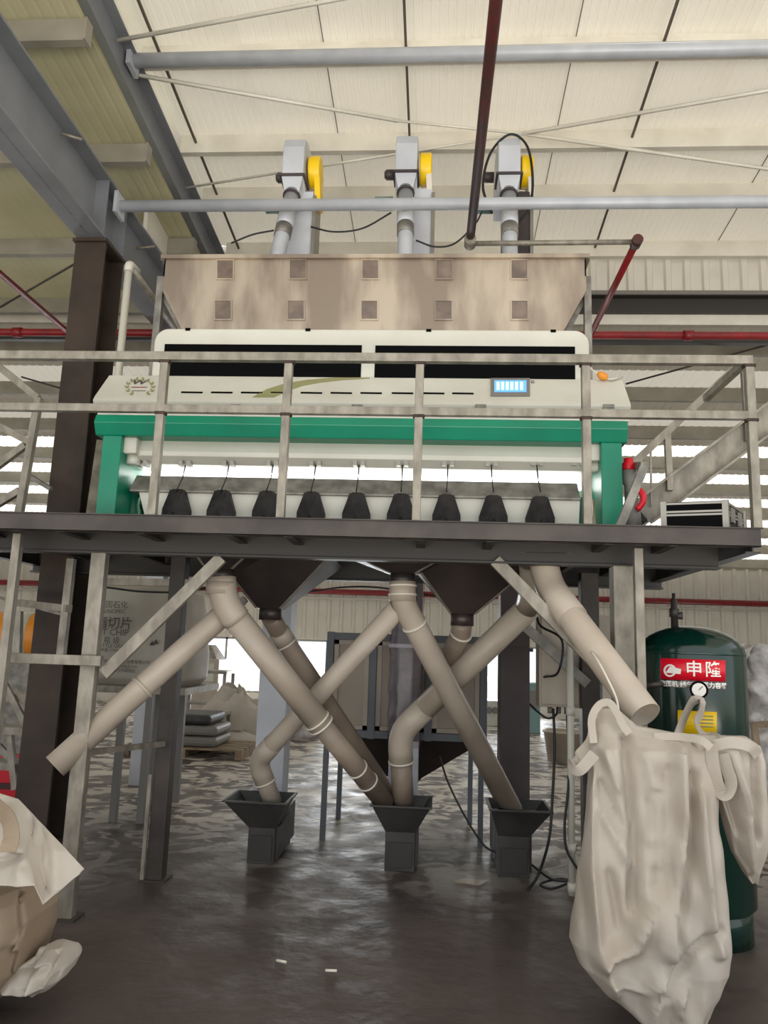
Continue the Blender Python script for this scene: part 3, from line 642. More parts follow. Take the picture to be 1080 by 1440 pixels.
# ------------------------------------------------------------------ bucket elevators
YE = 6.62
def elevator(bx, hx, hy, lab, casing, boot_rim, body_px, wrapped, group):
    X = atx(bx, 1100, YE)
    t = thing('bucket_elevator', lab, 'elevator', (X, YE, 0), group)
    zt2 = atz(hx, hy, YE-.2)
    wd = .24
    obj('casing', MB().box(X-wd/2, X+wd/2, YE-.1, YE+.17, .05, zt2-.5), M[casing], t, bevel=.004)
    for z in (1.6, 3.0, 4.4): obj('flange', MB().box(X-wd/2-.025, X+wd/2+.025, YE-.125, YE+.185, z, z+.03), M[casing], t)
    # boot with inlet hopper in front
    xb0, xb1 = atx(body_px[0], 1200, 5.95), atx(body_px[1], 1200, 5.95); xm = (xb0+xb1)/2
    rz = atz((boot_rim[0]+boot_rim[1])/2, boot_rim[2], 5.86); rw = atx(boot_rim[1], boot_rim[2], 5.9)-atx(boot_rim[0], boot_rim[2], 5.9)
    nz = rz-.2; bw = xb1-xb0
    obj('boot', MB().box(xb0, xb1, 6.14, YE+.17, .02, nz+.05).prism([(xb0, 5.96, .0), (xb0, 6.2, 0), (xb0, 6.2, nz), (xb0, 5.96, nz)], (bw, 0, 0)), M['boot'], t, bevel=.004)
    obj('boot_recess_plate', MB().box(xb0+.025, xb1-.02, 5.945, 5.962, .03, .2), M['gut'], t, 'dark plate standing in for the open recess at the bottom')  # dark plate added to look like a black opening in the boot
    obj('side_plate', MB().box(xb1, xb1+.02, 6.0, 6.5, .03, nz), M['boot'], t)
    xc_ = (atx(boot_rim[0], boot_rim[2], 5.9)+atx(boot_rim[1], boot_rim[2], 5.9))/2
    ho = MB(); c0, c1 = (xm, 6.08), (xc_, 6.06)
    o4 = lambda c, w_, d_, z: [V((c[0]-w_/2, c[1]-d_/2, z)), V((c[0]+w_/2, c[1]-d_/2, z)), V((c[0]+w_/2, c[1]+d_/2, z)), V((c[0]-w_/2, c[1]+d_/2, z))]
    ho.loft([o4(c0, bw, .24, nz-.005), o4(c1, rw, .42, rz-.012), o4(c1, rw+.03, .45, rz-.012), o4(c1, rw+.03, .45, rz), o4(c1, rw-.01, .41, rz), o4(c0, bw-.02, .22, nz+.02)], True, True, False)
    obj('inlet_hopper', ho, M['boot'], t)
    # head
    hxw = atx(hx, hy+30, YE-.2)
    hw = .2; zb2 = atz(hx, hy+54, YE-.25)
    prof = [(YE-.25, zb2), (YE-.25, zt2-.14), (YE-.2, zt2-.03), (YE-.08, zt2+.02), (YE+.2, zt2+.02), (YE+.38, zt2-.12), (YE+.38, zt2-.52), (YE-.02, zt2-.56)]
    obj('head', profx(prof, hxw-hw/2, hxw+hw/2), M['elev'], t, bevel=.01)
    obj('head_flange', MB().box(hxw-hw/2-.02, hxw+hw/2+.02, YE-.27, YE-.02, zb2-.012, zb2+.008), M['elevd'], t)
    fr = MB(); z3 = zb2-.17
    fr.loft([o4((hxw, YE-.15), hw, .2, zb2), o4((hxw, YE-.17), .13, .13, z3)], True, True, False)
    obj('discharge_chute', fr, M['elev'], t)
    # belt guard
    gx = hxw+hw/2+.075
    gz = zt2-.26
    obj('belt_guard', MB().lathe([(.14, -.055), (.15, -.045), (.15, .045), (.14, .055)], (gx, YE-.02, gz), (1, 0, 0), 28), M['yellow'], t, 'yellow round belt guard', bevel=.004)
    obj('guard_skirt', MB().prism([(gx+.0, YE-.14, gz-.02), (gx+.0, YE+.12, gz-.02), (gx+.02, YE+.08, gz-.36), (gx+.02, YE-.08, gz-.36)], (.05, 0, 0)), M['yellow'] if bx < 400 else M['tape'], t)
    obj('shaft_bearing', MB().lathe([(.03, -.12), (.05, -.1), (.05, -.02)], (hxw-hw/2, YE+.05, gz), (1, 0, 0), 12), M['elevd'], t)
    obj('motor', MB().lathe([(.04, -.16), (.065, -.15), (.065, .02)], (hxw-hw/2-.05, YE+.05, gz-.3), (1, 0, 0), 14), M['teal'], t)
    obj('side_angle', MB().box(X+wd/2, X+wd/2+.03, YE-.12, YE+.17, 4.6, zt2-.55), M['alu'], t)
    if wrapped:
        mb = MB(); rings = []
        for i in range(34):
            z = .8+i*.065; r_ = []
            for px_, py_ in [(-1, -1), (-.3, -1), (.3, -1), (1, -1), (1, .2), (1, 1), (0, 1), (-1, 1), (-1, .2)]:
                k = .017+.014*noise.noise(V((px_*3, py_*3, z*9)))
                r_.append(V((X+px_*(wd/2+k), YE+.035+py_*(.137+k*1.6), z)))
            rings.append(r_)
        mb.loft(rings, False, False, True)
        obj('stretch_wrap', mb, M['wrap'], t, 'clear plastic stretch wrap round the casing')
        obj('wrapped_casing', MB().box(X-wd/2-.004, X+wd/2+.004, YE-.105, YE+.175, .85, 2.95), M['wrapd'], t)
    return hxw, zb2-.17, X
G = 'bucket elevators behind the sorter'
h1 = elevator(380, 414, 192, 'left bucket elevator with pale grey casing, its head above the hopper left end', 'elev', (318, 403, 1127), (347, 385), False, G)
h2 = elevator(567, 572, 187, 'middle bucket elevator with casing wrapped in clear plastic film', 'elev', (524, 605, 1133), (541, 583), True, G)
h3 = elevator(722, 716, 190, 'right bucket elevator with backlit shade in its casing colour and a black cable loop at its head', 'elevd', (690, 774, 1139), (700, 745), False, G)
# discharge pipes to the hopper
for (hx, z, X), (ex, ey), lab in ((h1, (392, 352), 'left grey spout pipe slanting from fan head down into the hopper'), (h2, (570, 352), 'middle grey spout pipe dropping from elevator head into the hopper'), (h3, (717, 352), 'right grey spout pipe dropping from elevator head into the hopper')):
    e = at(ex, ey, 6.2); t = thing('spout_pipe', lab, 'pipe', e)
    p0 = V((hx, YE-.19, z+.03)); mid = p0.lerp(e, .58); dirv = (e-p0).normalized(); e2 = e+dirv*.45
    obj('tube', MB().tube([p0, e2], .068, 16), M['tie'], t)
    obj('sleeve', MB().lathe([(.078, -.16), (.078, .02)], mid, dirv, 16), M['elev'], t)
    obj('sleeve', MB().lathe([(.076, 0), (.076, .12), (.07, .12)], mid+dirv*.02, dirv, 16), M['galvd'], t)
    obj('clamp', MB().lathe([(.082, -.012), (.082, .012)], p0+dirv*.05, dirv, 16), M['elevd'], t)
def cable(pts, lab, r_=.007, m='cable', n=7, grp=None):
    return tag(obj('cable', MB().tube(spline(pts, n), r_, 6), M[m]), lab, 'cable', grp)
cable([at(692, 300, 6.4), at(679, 262, 6.4), at(690, 215, 6.4), at(717, 189, 6.4), at(741, 205, 6.4), at(749, 250, 6.4), at(745, 290, 6.4), at(728, 314, 6.4)], 'black cable looped round the head of the right elevator', .012)
cable([at(585, 338, 6.35), at(612, 347, 6.35), at(640, 342, 6.35), at(668, 315, 6.35), at(678, 297, 6.35)], 'black cable sagging between middle and right elevator heads', .008)
cable([at(437, 319, 6.4), at(470, 326, 6.4), at(510, 321, 6.4), at(550, 299, 6.4)], 'black cable sagging between left and middle elevator heads', .008)
cable([at(325, 342, 6.4), at(355, 330, 6.4), at(385, 324, 6.4)], 'short black cable left of the left elevator spout', .008)

# ------------------------------------------------------------------ discharge hoppers
def cone(name, L, Rr, ytop, spx, spy, Y, lab, dep=.75, sr=.085, m='darker'):
    zt2 = 2.19; a, b_ = atx(L, ytop, Y-.15), atx(Rr, ytop, Y-.15); s = at(spx, spy, Y)
    t = thing(name, lab, 'hopper', (s.x, Y, s.z))
    o4 = lambda cx_, cy_, w_, d_, z: [V((cx_-w_/2, cy_-d_/2, z)), V((cx_+w_/2, cy_-d_/2, z)), V((cx_+w_/2, cy_+d_/2, z)), V((cx_-w_/2, cy_+d_/2, z))]
    obj('body', MB().loft([o4((a+b_)/2, Y, b_-a, dep, zt2), o4(s.x, Y, sr*2, sr*2, s.z+.05)], True, True, False), M[m], t)
    obj('edge_strip', MB().beam((a, Y-dep/2, zt2), (s.x-sr, Y-sr, s.z+.05), .02, .004), M['galv'], t)
    obj('edge_strip', MB().beam((b_, Y-dep/2, zt2), (s.x+sr, Y-sr, s.z+.05), .02, .004), M['galv'], t)
    obj('spout', MB().lathe([(sr*.95, -.03), (sr*.95, .06)], s, n=16), M[m], t)
    return s
sL = cone('discharge_hopper', 312, 470, 785, 380, 866, 5.47, 'large dark steel discharge hopper under the deck, left of centre')
sR = cone('discharge_hopper', 578, 752, 785, 650, 874, 5.47, 'large dark steel discharge hopper under the deck, right of centre')
sC = cone('discharge_hopper', 488, 632, 770, 566, 818, 5.12, 'small dark discharge hopper feeding the central forked pipe', .5)
sA = cone('discharge_hopper', 270, 360, 770, 312, 812, 4.98, 'small dark discharge hopper feeding the left forked pipe', .4)
sB = cone('discharge_hopper', 735, 800, 770, 765, 785, 4.82, 'shallow dark discharge hopper feeding the open pipe at right', .3)

# ------------------------------------------------------------------ beige pipes
def coupling(p, d, r_, t, m='pvc', L=.09):
    d = V(d).normalized(); obj('coupling', MB().lathe([(r_, -L/2), (r_+.008, -L/2), (r_+.008, L/2), (r_, L/2)], p, d, 20), M[m], t)
def ring(p, d, r_, t): obj('tape_ring', MB().lathe([(r_, -.006), (r_+.006, -.006), (r_+.006, .006), (r_, .006)], p, V(d).normalized(), 18), M['tape'], t)
# a: left open pipe
p0, p1 = at(316, 862, 5.12), at(77, 1078, 4.6)
t = thing('plastic_pipe', 'beige plastic pipe slanting down left to its open end', 'pipe', p1)
obj('tube', MB().tube([p0, p1], .076, 24, hollow=.006), M['pvc'], t)
q = p0.lerp(p1, .52); coupling(q, p1-p0, .076, t, L=.02)
# b: left forked elbow to middle boot
a0, a1, a2, a3 = at(312, 812, 4.98), at(313, 846, 4.98), at(452, 1020, 5.36), at(541, 1128, 5.94)
t = thing('plastic_pipe', 'beige plastic pipe with elbow crossing from upper left down to middle boot', 'pipe', a3)
obj('elbow', MB().tube(bend(a0, a1, a1.lerp(a2, .14), .12), .093, 24), M['pvc'], t)
obj('tube', MB().tube([a1.lerp(a2, .12), a2], .086, 24), M['pvc'], t)
obj('lower_tube', MB().tube([a2.lerp(a3, -.05), a3], .072, 22), M['pvcd'], t, 'brown dusty lower tube')
ring(a2, a2-a1, .087, t); ring(a2.lerp(a1, .04), a2-a1, .087, t)
for k in (.55, .72): ring(a2.lerp(a3, k), a3-a2, .073, t)
obj('tape_ring', MB().lathe([(.094, -.05), (.097, -.05), (.097, .03), (.094, .03)], a0+V((0, 0, -.06)), n=24), M['pvc'], t)
# c: left cone pipe behind
c0_, c1_, c2_ = at(380, 866, 5.47), at(392, 888, 5.65), at(552, 1128, 6.17)
t = thing('plastic_pipe', 'beige plastic pipe from the left dark hopper, passing behind two crossing pipes', 'pipe', c2_)
obj('tube', MB().tube(bend(c0_, c1_, c2_, .05), .07, 20), M['pvcd'], t)
coupling(c1_.lerp(c2_, .03), c2_-c1_, .07, t, 'pvc', .1); ring(c1_.lerp(c2_, .07), c2_-c1_, .072, t)
# d/e: central fork
d0 = at(566, 818, 5.12); d1 = at(566, 846, 5.12)
t = thing('plastic_pipe', 'beige forked plastic pipe at the centre, split to the left and right boots', 'pipe', at(718, 1138, 5.95))
obj('collar', MB().tube([d0, d1], .088, 22), M['pvc'], t)
for k in (.2, .65): ring(d0.lerp(d1, k), d1-d0, .089, t)
e1 = at(720, 1140, 5.98)
obj('right_branch', MB().tube(bend(d1+V((0, 0, .06)), d1, e1, .1), .08, 22), M['pvc'], t)
ring(d1.lerp(e1, .1), e1-d1, .083, t)
g1, g2 = at(362, 1070, 5.95), at(384, 1130, 6.02)
obj('left_branch', MB().tube(bend(d1+V((-.03, .05, -.04)), g1, g2, .1), .07, 22), M['pvc'], t)
obj('elbow', MB().tube(bend(g1.lerp(d1, .12), g1, g1.lerp(g2, .5), .09), .076, 22), M['pvc'], t)
ring(g1.lerp(g2, .5), g2-g1, .077, t)
# f: right pipe to middle boot
f0, f1, f2 = at(752, 846, 5.4), at(562, 1030, 5.88), at(567, 1132, 6.0)
t = thing('plastic_pipe', 'beige plastic pipe crossing from upper right down to middle boot with knee bend', 'pipe', f2)
obj('upper_tube', MB().tube([f0, f0.lerp(f1, .9)], .088, 22), M['pvc'], t)
obj('elbow', MB().tube(bend(f0.lerp(f1, .8), f1, f1.lerp(f2, .4), .12), .09, 22), M['pvc'], t)
obj('lower_tube', MB().tube([f1.lerp(f2, .3), f2], .08, 22), M['pvcd'], t)
ring(f1.lerp(f2, .4), f2-f1, .09, t)
obj('collar', MB().tube([at(748, 792, 5.05), at(750, 822, 5.15), f0.lerp(f1, .05)], .085, 20), M['pvc'], t)
# g: short pipe from the right cone
g0, g1, g2 = at(650, 874, 5.47), at(648, 892, 5.52), at(622, 945, 5.78)
t = thing('plastic_pipe', 'short beige plastic pipe hanging from the right dark hopper spout', 'pipe', g2)
obj('tube', MB().tube(bend(g0, g1, g2, .05), .072, 20), M['pvcd'], t); ring(g1, g2-g0, .074, t)
# h: right open pipe
h0_, h1_, h2_ = at(764, 786, 4.8), at(770, 822, 4.78), at(907, 1006, 4.08)
t = thing('plastic_pipe', 'beige plastic pipe slanting down right to its open end above the white bag', 'pipe', h2_)
obj('elbow', MB().tube(bend(h0_, h1_, h1_.lerp(h2_, .3), .1), .09, 24), M['pvc'], t)
obj('tube', MB().tube([h1_.lerp(h2_, .2), h2_], .084, 24, hollow=.006), M['pvc'], t)
obj('hook_cord', MB().tube(spline([at(832, 917, 4.3), at(841, 930, 4.2), at(853, 952, 4.12), at(866, 980, 4.05), at(870, 1000, 3.98)], 5), .006, 6), M['tape'], t)

# ------------------------------------------------------------------ storage bin behind
t = thing('storage_bin', 'blue-grey framed bin with beige panels and dark cone on thin legs behind the pipes', 'bin', (-.25, 7.2, 0))
bx0, bx1 = atx(463, 960, 6.85), atx(680, 960, 6.85); bz1, bz0 = atz(560, 897, 6.85), atz(560, 1034, 6.85)
obj('frame_post', MB().box(bx0-.03, bx0+.03, 6.81, 6.9, bz0-.035, bz1+.035), M['binf'], t)
fx = [bx0, atx(524, 960, 6.85), atx(603, 960, 6.85), bx1]
for x in fx[1:]: obj('frame_post', MB().box(x-.03, x+.03, 6.81, 6.9, bz0-.035, bz1+.035), M['binf'], t)
for z in (bz0, bz1): obj('frame_rail', MB().box(bx0-.03, bx1+.03, 6.82, 6.9, z-.03, z+.03), M['binf'], t)
for a, b_ in zip(fx[:-1], fx[1:]):
    pn = obj('panel', MB().box(a+.03, b_-.03, 6.86, 6.88, bz0+.03, bz1-.03), M['binp'], t)
    f = MB()
    for q in ((a+.035, a+.075), (b_-.075, b_-.035)): f.box(*q, 6.835, 6.86, bz0+.035, bz1-.035)
    f.box(a+.035, b_-.035, 6.835, 6.86, bz0+.035, bz0+.07); f.box(a+.035, b_-.035, 6.835, 6.86, bz1-.07, bz1-.035)
    obj('panel_frame', f, M['beige'], pn)
obj('side_wall', MB().box(bx0-.02, bx0, 6.9, 7.75, bz0, bz1).box(bx1, bx1+.02, 6.9, 7.75, bz0, bz1).box(bx0, bx1, 7.73, 7.75, bz0, bz1), M['binp'], t)
bc = ((bx0+bx1)/2, 7.3)
obj('cone', MB().frust(bc, .3, .3, atz(570, 1092, 7.2), bc, bx1-bx0, .85, bz0-.03), M['darker'], t)
for px, Y in ((455, 6.75), (676, 6.8), (476, 7.6), (661, 7.6)):
    x = atx(px, 1130, Y); obj('leg', MB().box(x-.022, x+.022, Y, Y+.05, 0, bz0), M['binf'], t)
zsq = .02
obj('outlet', MB().frust(bc, .16, .16, atz(570, 1092, 7.2)-.1, bc, .3, .3, atz(570, 1092, 7.2)), M['darker'], t)

# ------------------------------------------------------------------ cabinets, conduits, cables
t = thing('electrical_cabinet', 'beige electrical cabinet hanging beside the dark rear post, cables below', 'cabinet', (.95, 6.0, 1.2))
p, q = at(758, 862, 5.95), at(817, 996, 5.95)
obj('body', MB().box(p.x, q.x, 5.95, 6.15, q.z, p.z), M['beige'], t, bevel=.006)
obj('door', MB().box(p.x+.015, q.x-.015, 5.935, 5.95, q.z+.02, p.z-.02), M['beige'], t, bevel=.003)
for k in (.3, .5, .7):
    obj('cable_gland', MB().lathe([(.02, -.05), (.02, 0)], (p.x+(q.x-p.x)*k, 6.03, q.z), n=10), M['galv'], t)
t = thing('wall_box', 'beige metal box behind the right galvanised post near the slanting pipe', 'box', (1.3, 6.9, 1.7))
p, q = at(822, 864, 6.6), at(868, 960, 6.6)
obj('body', MB().box(p.x, q.x, 6.6, 6.8, q.z, p.z), M['beige'], t, bevel=.006); obj('door', MB().box(p.x+.02, q.x-.02, 6.585, 6.6, q.z+.02, p.z-.02), M['beige'], t)
obj('stand', MB().box((p.x+q.x)/2-.03, (p.x+q.x)/2+.03, 6.7, 6.76, 0, q.z), M['galvd'], t)
xcq = atx(803, 1100, 5.62)
t = thing('conduit_riser', 'pale vertical plastic conduit rising from the floor to the cabinet', 'conduit', (xcq, 5.62, 0))
obj('tube', MB().tube([(xcq, 5.62, 0), (xcq, 5.62, atz(801, 900, 5.62))], .024, 12), M['conduit'], t)
for z in (.05, .3, atz(803, 1000, 5.62)): obj('collar', MB().lathe([(.03, -.03), (.03, .03)], (xcq, 5.62, z), n=12), M['conduit'], t)
cable([at(754, 860, 5.9), at(760, 880, 5.75), at(790, 900, 5.55), at(785, 945, 5.55), at(765, 952, 5.9)], 'black cable loop in front of the electrical cabinet', .009)
cable([at(745, 990, 5.9), at(755, 1000, 5.85), at(770, 1010, 5.8), at(782, 1005, 5.8), at(784, 995, 5.9)], 'black cable curving under the cabinet from the elevator casing', .008)
cable([at(778, 996, 5.85), at(780, 1050, 5.82), at(777, 1120, 5.75), at(772, 1180, 5.7), at(757, 1230, 5.75), at(742, 1252, 5.68)], 'long black cable hanging from the cabinet to the floor', .01)
cable([at(797, 1000, 5.66), at(800, 1060, 5.64), at(799, 1110, 5.6), at(794, 1160, 5.58), at(797, 1195, 5.56), at(812, 1222, 5.55)], 'black cable hanging beside the pale conduit', .009)
cable([at(745, 1218, 6.05)+V((0, 0, .02)), at(775, 1236, 5.75)+V((0, 0, .0)), at(800, 1240, 5.7)+V((0, 0, .0)), at(775, 1250, 5.62), at(760, 1243, 5.72), at(790, 1236, 5.78), at(815, 1246, 5.65)], 'loose black cable coil on the floor beside the right boot', .009)
cable([at(618, 1062, 6.3), at(630, 1100, 6.3), at(655, 1150, 6.25), at(680, 1188, 6.2), at(700, 1200, 6.15)], 'black cable sagging from the bin to the right boot', .008)
cable([at(360, 828, 6.8), at(430, 832, 6.8), at(480, 826, 6.8), at(530, 826, 6.8), at(600, 836, 6.8), at(640, 840, 6.8)], 'black cable strung across behind the discharge hoppers', .009)
cable([at(150, 826, 6.0), at(200, 832, 6.0), at(260, 832, 6.0), at(310, 822, 6.0)], 'black cable strung above the printed bag', .009)
# conduit by the column
xq = atx(174, 450, 5.75)
t = thing('conduit_riser', 'pale conduit with elbow rising beside the dark column behind the machine', 'conduit', (xq, 5.75, ZD))
zq = atz(181, 374, 5.75)
obj('tube', MB().tube([(xq, 5.75, ZD), (xq, 5.75, zq)], .03, 12), M['conduit'], t)
obj('elbow', MB().tube(bend((xq, 5.75, zq-.05), (xq, 5.75, zq+.02), at(192, 382, 5.9), .04), .036, 12), M['conduit'], t)
obj('slant_tube', MB().tube([at(183, 374, 5.77), at(246, 462, 6.6)], .028, 12), M['galv'], t)

# ------------------------------------------------------------------ air tank
tcx, tcy, tr = atx(973, 1000, 5.0), 5.0, .318
ztc = atz(965, 880, 5.0); zsh = ztc-.17
t = thing('air_tank', 'dark green vertical air receiver tank with red sign and gauge behind the white bag', 'tank', (tcx, tcy, 0))
prof = [(tr*.7, .1), (tr, .2), (tr, zsh)]+[(tr*math.cos(R(q)), zsh+.17*math.sin(R(q))) for q in (12, 24, 36, 48, 60, 72, 84)]+[(.01, ztc)]
obj('shell', MB().lathe(prof, (tcx, tcy, 0), n=48), M['tank'], t)
obj('weld_seam', MB().lathe([(tr, -.008), (tr+.004, 0), (tr, .008)], (tcx, tcy, zsh), n=48, cap0=False, cap1=False), M['tank'], t)
obj('skirt', MB().lathe([(tr*.92, 0), (tr*.92, .22)], (tcx, tcy, 0), n=32), M['tank'], t)
vx = atx(947, 870, 5.0)
obj('safety_valve', MB().lathe([(.022, -.05), (.022, .05), (.03, .05), (.03, .1), (.02, .11), (.02, .16), (.01, .17), (.01, .2)], (vx, 4.98, ztc), n=12).lathe([(.02, 0), (.025, .05)], (vx, 4.98, ztc+.06), (1, -.3, 0), 10), M['dark'], t)
def oncyl(px, py, off=.004):
    d = ray(px, py); a = d.x**2+d.y**2; rr = tr+off; ox, oy = CAM.x-tcx, CAM.y-tcy
    b_ = 2*(ox*d.x+oy*d.y); c_ = ox*ox+oy*oy-rr*rr; s = (-b_-math.sqrt(max(0, b_*b_-4*a*c_)))/(2*a); return CAM+d*s
def patch(x0, y0, x1, y1, off, nx=14):
    mb = MB(); a = [oncyl(x0+(x1-x0)*i/nx, y0, off) for i in range(nx+1)]; b_ = [oncyl(x0+(x1-x0)*i/nx, y1, off) for i in range(nx+1)]
    za, zb_ = sum(p_.z for p_ in a)/len(a), sum(p_.z for p_ in b_)/len(b_)
    a = [V((p_.x, p_.y, za)) for p_ in a]; b_ = [V((p_.x, p_.y, zb_)) for p_ in b_]
    ax = V((tcx, tcy, 0)); inn = lambda L: [p_+(V((tcx, tcy, p_.z))-p_).normalized()*.003 for p_ in L]
    return mb.loft([inn(b_), b_, a, inn(a)], closed=False, smooth=True)
sg = obj('sign', patch(929, 927, 1020, 957, .003), M['sign'], t, 'red sign with white characters')
obj('sign_strip', patch(929, 959, 1020, 968, .003), M['galvd'], t, 'grey strip of small white lettering under the red sign')
def cyltext(name, body, size, px, py, m, bold=0.001, wide=1):
    c = oncyl(px, py, .006); a0_ = math.atan2(c.y-tcy, c.x-tcx)
    f = lambda x, y: V((tcx+(tr+.0065)*math.cos(a0_+x*wide/tr), tcy+(tr+.0065)*math.sin(a0_+x*wide/tr), c.z+y))
    return text(name, body, size, f, M[m], t, bold=bold)
cyltext('sign_character', '申', .095, 976, 942, 'wink', .001); cyltext('sign_character', '隆', .095, 1003, 943, 'wink', .001)
cyltext('sign_small_text', '空压机 储气罐 压力容器', .036, 975, 963.5, 'wink')
lg = MB(); cpos = [oncyl(942+9*math.cos(R(q)), 943+9*math.sin(R(q)), .007) for q in range(0, 360, 24)]; cin = [oncyl(942+6*math.cos(R(q)), 943+6.5*math.sin(R(q)), .007) for q in range(0, 360, 24)]
lg.loft([cpos, cin], False, False, False); obj('sign_logo', lg, M['wink'], t)
lg = MB(); lg.add([oncyl(936, 946, .007), oncyl(942, 937, .007), oncyl(958, 941, .007), oncyl(957, 948, .007)], [(0, 1, 2, 3)]); obj('sign_logo', lg, M['wink'], t)
obj('warning_label', patch(953, 1000, 1008, 1033, .003), M['signy'], t, 'yellow rectangular label')
for k in range(4): obj('label_line', patch(985, 1006+k*5, 1003, 1008+k*5, .0045, 5), M['olive'], t)
gp = oncyl(983, 970, .03)
gd = (CAM-gp); gd.z = 0; gd.normalize()
obj('gauge_stem', MB().tube([gp-gd*.12+V((0, 0, -.03)), gp], .012, 8), M['dark'], t)
ga = obj('gauge_case', MB().lathe([(.045, -.02), (.05, -.015), (.05, .012), (.044, .012)], gp, gd, 24), M['black'], t)
obj('gauge_dial', MB().lathe([(.038, .005), (.038, .0135)], gp, gd, 24), M['wink'], ga)
sdv = gd.cross(V((0, 0, 1)))
obj('gauge_needle', MB().beam(gp+gd*.016, gp+gd*.016-sdv*.02+V((0, 0, .02)), .003, .005, gd), M['ink'], ga)
obj('inlet_pipe', MB().tube([at(905, 965, 4.75), at(925, 962, 4.72), at(930, 962, 4.78)], .018, 10), M['dark'], t)

# ------------------------------------------------------------------ white hanging bulk bag
def segd(px, py, L):
    best = 1e9
    for (ax, ay), (bx_, by_) in zip(L[:-1], L[1:]):
        dx, dy = bx_-ax, by_-ay; u_ = max(0, min(1, ((px-ax)*dx+(py-ay)*dy)/(dx*dx+dy*dy)))
        best = min(best, math.hypot(px-ax-dx*u_, py-ay-dy*u_))
    return best
def pix(p_):
    d = p_-CAM; w_ = d.dot(fw); return 540+FPX*d.dot(rt)/w_, 720-FPX*d.dot(up)/w_
def bagloft(rows, n=56, seed=0, fold=.03, dep=.16, sub=6, pw=.7, creases=()):
    out = []; R_ = []
    for i in range(len(rows)-1):
        for k in range(sub):
            t_ = k/sub; t2 = t_*t_*(3-2*t_)*.5+t_*.5; R_.append([a+(b_-a)*t2 for a, b_ in zip(rows[i], rows[i+1])])
    R_.append(rows[-1])
    for py, xl, xr, Y, d in R_:
        L, Rr = at(xl, py, Y), at(xr, py, Y); c = (L+Rr)/2; hw = (Rr.x-L.x)/2; rg = []
        for j in range(n):
            q = 2*math.pi*j/n; cx_, sy_ = math.cos(q), math.sin(q)
            ux = math.copysign(abs(cx_)**pw, cx_); uy = math.copysign(abs(sy_)**pw, sy_)
            p_ = V((c.x+hw*ux, Y+d*uy, c.z))
            f = noise.noise(V((p_.x*6+seed, p_.z*1.6, uy*1.5+seed)))*1.0+.55*noise.noise(V((p_.x*13+p_.z*5, p_.z*4.5+seed, uy*2)))
            f += .9*(.35-abs(noise.noise(V((p_.x*5-p_.z*2.2+seed, p_.z*2.4+p_.x*1.5, 3.3+uy)))))
            p_ += V((ux*.25, uy if abs(uy) > .1 else 0, 0))*fold*f
            if creases and uy < .2:
                qx, qy = pix(p_)
                for L_, am, wd_ in creases: p_.y -= 1.35*am*max(0, 1-segd(qx, qy, L_)/wd_)**1.4
            rg.append(p_)
        out.append(rg)
    return out
t = thing('bulk_bag', 'large empty white woven bulk bag hanging in front of the green tank', 'bag', (1.05, 3.75, 0))
CR = [([(829, 1080), (828, 1207), (840, 1336), (862, 1392)], .06, 16), ([(880, 1040), (893, 1170), (890, 1277)], -.07, 14), ([(838, 1130), (887, 1218)], .035, 11), ([(845, 1100), (880, 1170)], -.03, 9),
      ([(848, 1346), (890, 1330), (924, 1264), (936, 1334), (912, 1436)], .07, 22), ([(954, 1050), (959, 1151), (940, 1330)], .08, 20), ([(975, 1090), (968, 1200), (950, 1330)], -.06, 14),
      ([(984, 1120), (1000, 1290), (1012, 1340)], .05, 14), ([(905, 1062), (925, 1120), (915, 1180)], .04, 12), ([(940, 1080), (912, 1130)], -.035, 9), ([(860, 1380), (905, 1392), (930, 1372)], .03, 9),
      ([(930, 1400), (975, 1340), (1010, 1310)], -.05, 12), ([(952, 1440), (962, 1390)], .04, 9), ([(912, 1226), (950, 1222)], -.02, 5), ([(850, 1060), (868, 1110)], .03, 9), ([(858, 1230), (872, 1300)], -.035, 12), ([(915, 1210), (905, 1260)], .03, 10)]
rows = [(996, 838, 866, 3.95, .03), (1018, 829, 892, 3.9, .05), (1034, 828, 985, 3.88, .09), (1052, 828, 1003, 3.84, .13), (1100, 826, 1004, 3.82, .15), (1160, 820, 1006, 3.8, .16), (1230, 812, 1014, 3.78, .17),
        (1290, 806, 1019, 3.76, .17), (1328, 803, 1021, 3.75, .16), (1358, 815, 1019, 3.74, .15), (1395, 848, 1006, 3.73, .12), (1425, 885, 992, 3.72, .1), (1446, 918, 985, 3.71, .06), (1455, 935, 978, 3.71, .03)]
obj('body', MB().loft(bagloft(rows, 130, 1.3, .05, sub=9, creases=CR)), M['bag'], t)
rows2 = [(1034, 975, 1048, 3.82, .03), (1046, 972, 1066, 3.8, .07), (1075, 985, 1072, 3.8, .09), (1110, 1004, 1075, 3.8, .09), (1160, 1022, 1076, 3.82, .08), (1200, 1032, 1072, 3.83, .06), (1226, 1046, 1066, 3.84, .04), (1243, 1058, 1064, 3.85, .01)]
obj('side_flap', MB().loft(bagloft(rows2, 70, 4.1, .035, sub=9, creases=[([(1030, 1060), (1048, 1130), (1052, 1220)], .06, 14), ([(1015, 1090), (1040, 1170)], -.04, 10), ([(1062, 1070), (1066, 1180)], -.04, 9)])), M['bag'], t)
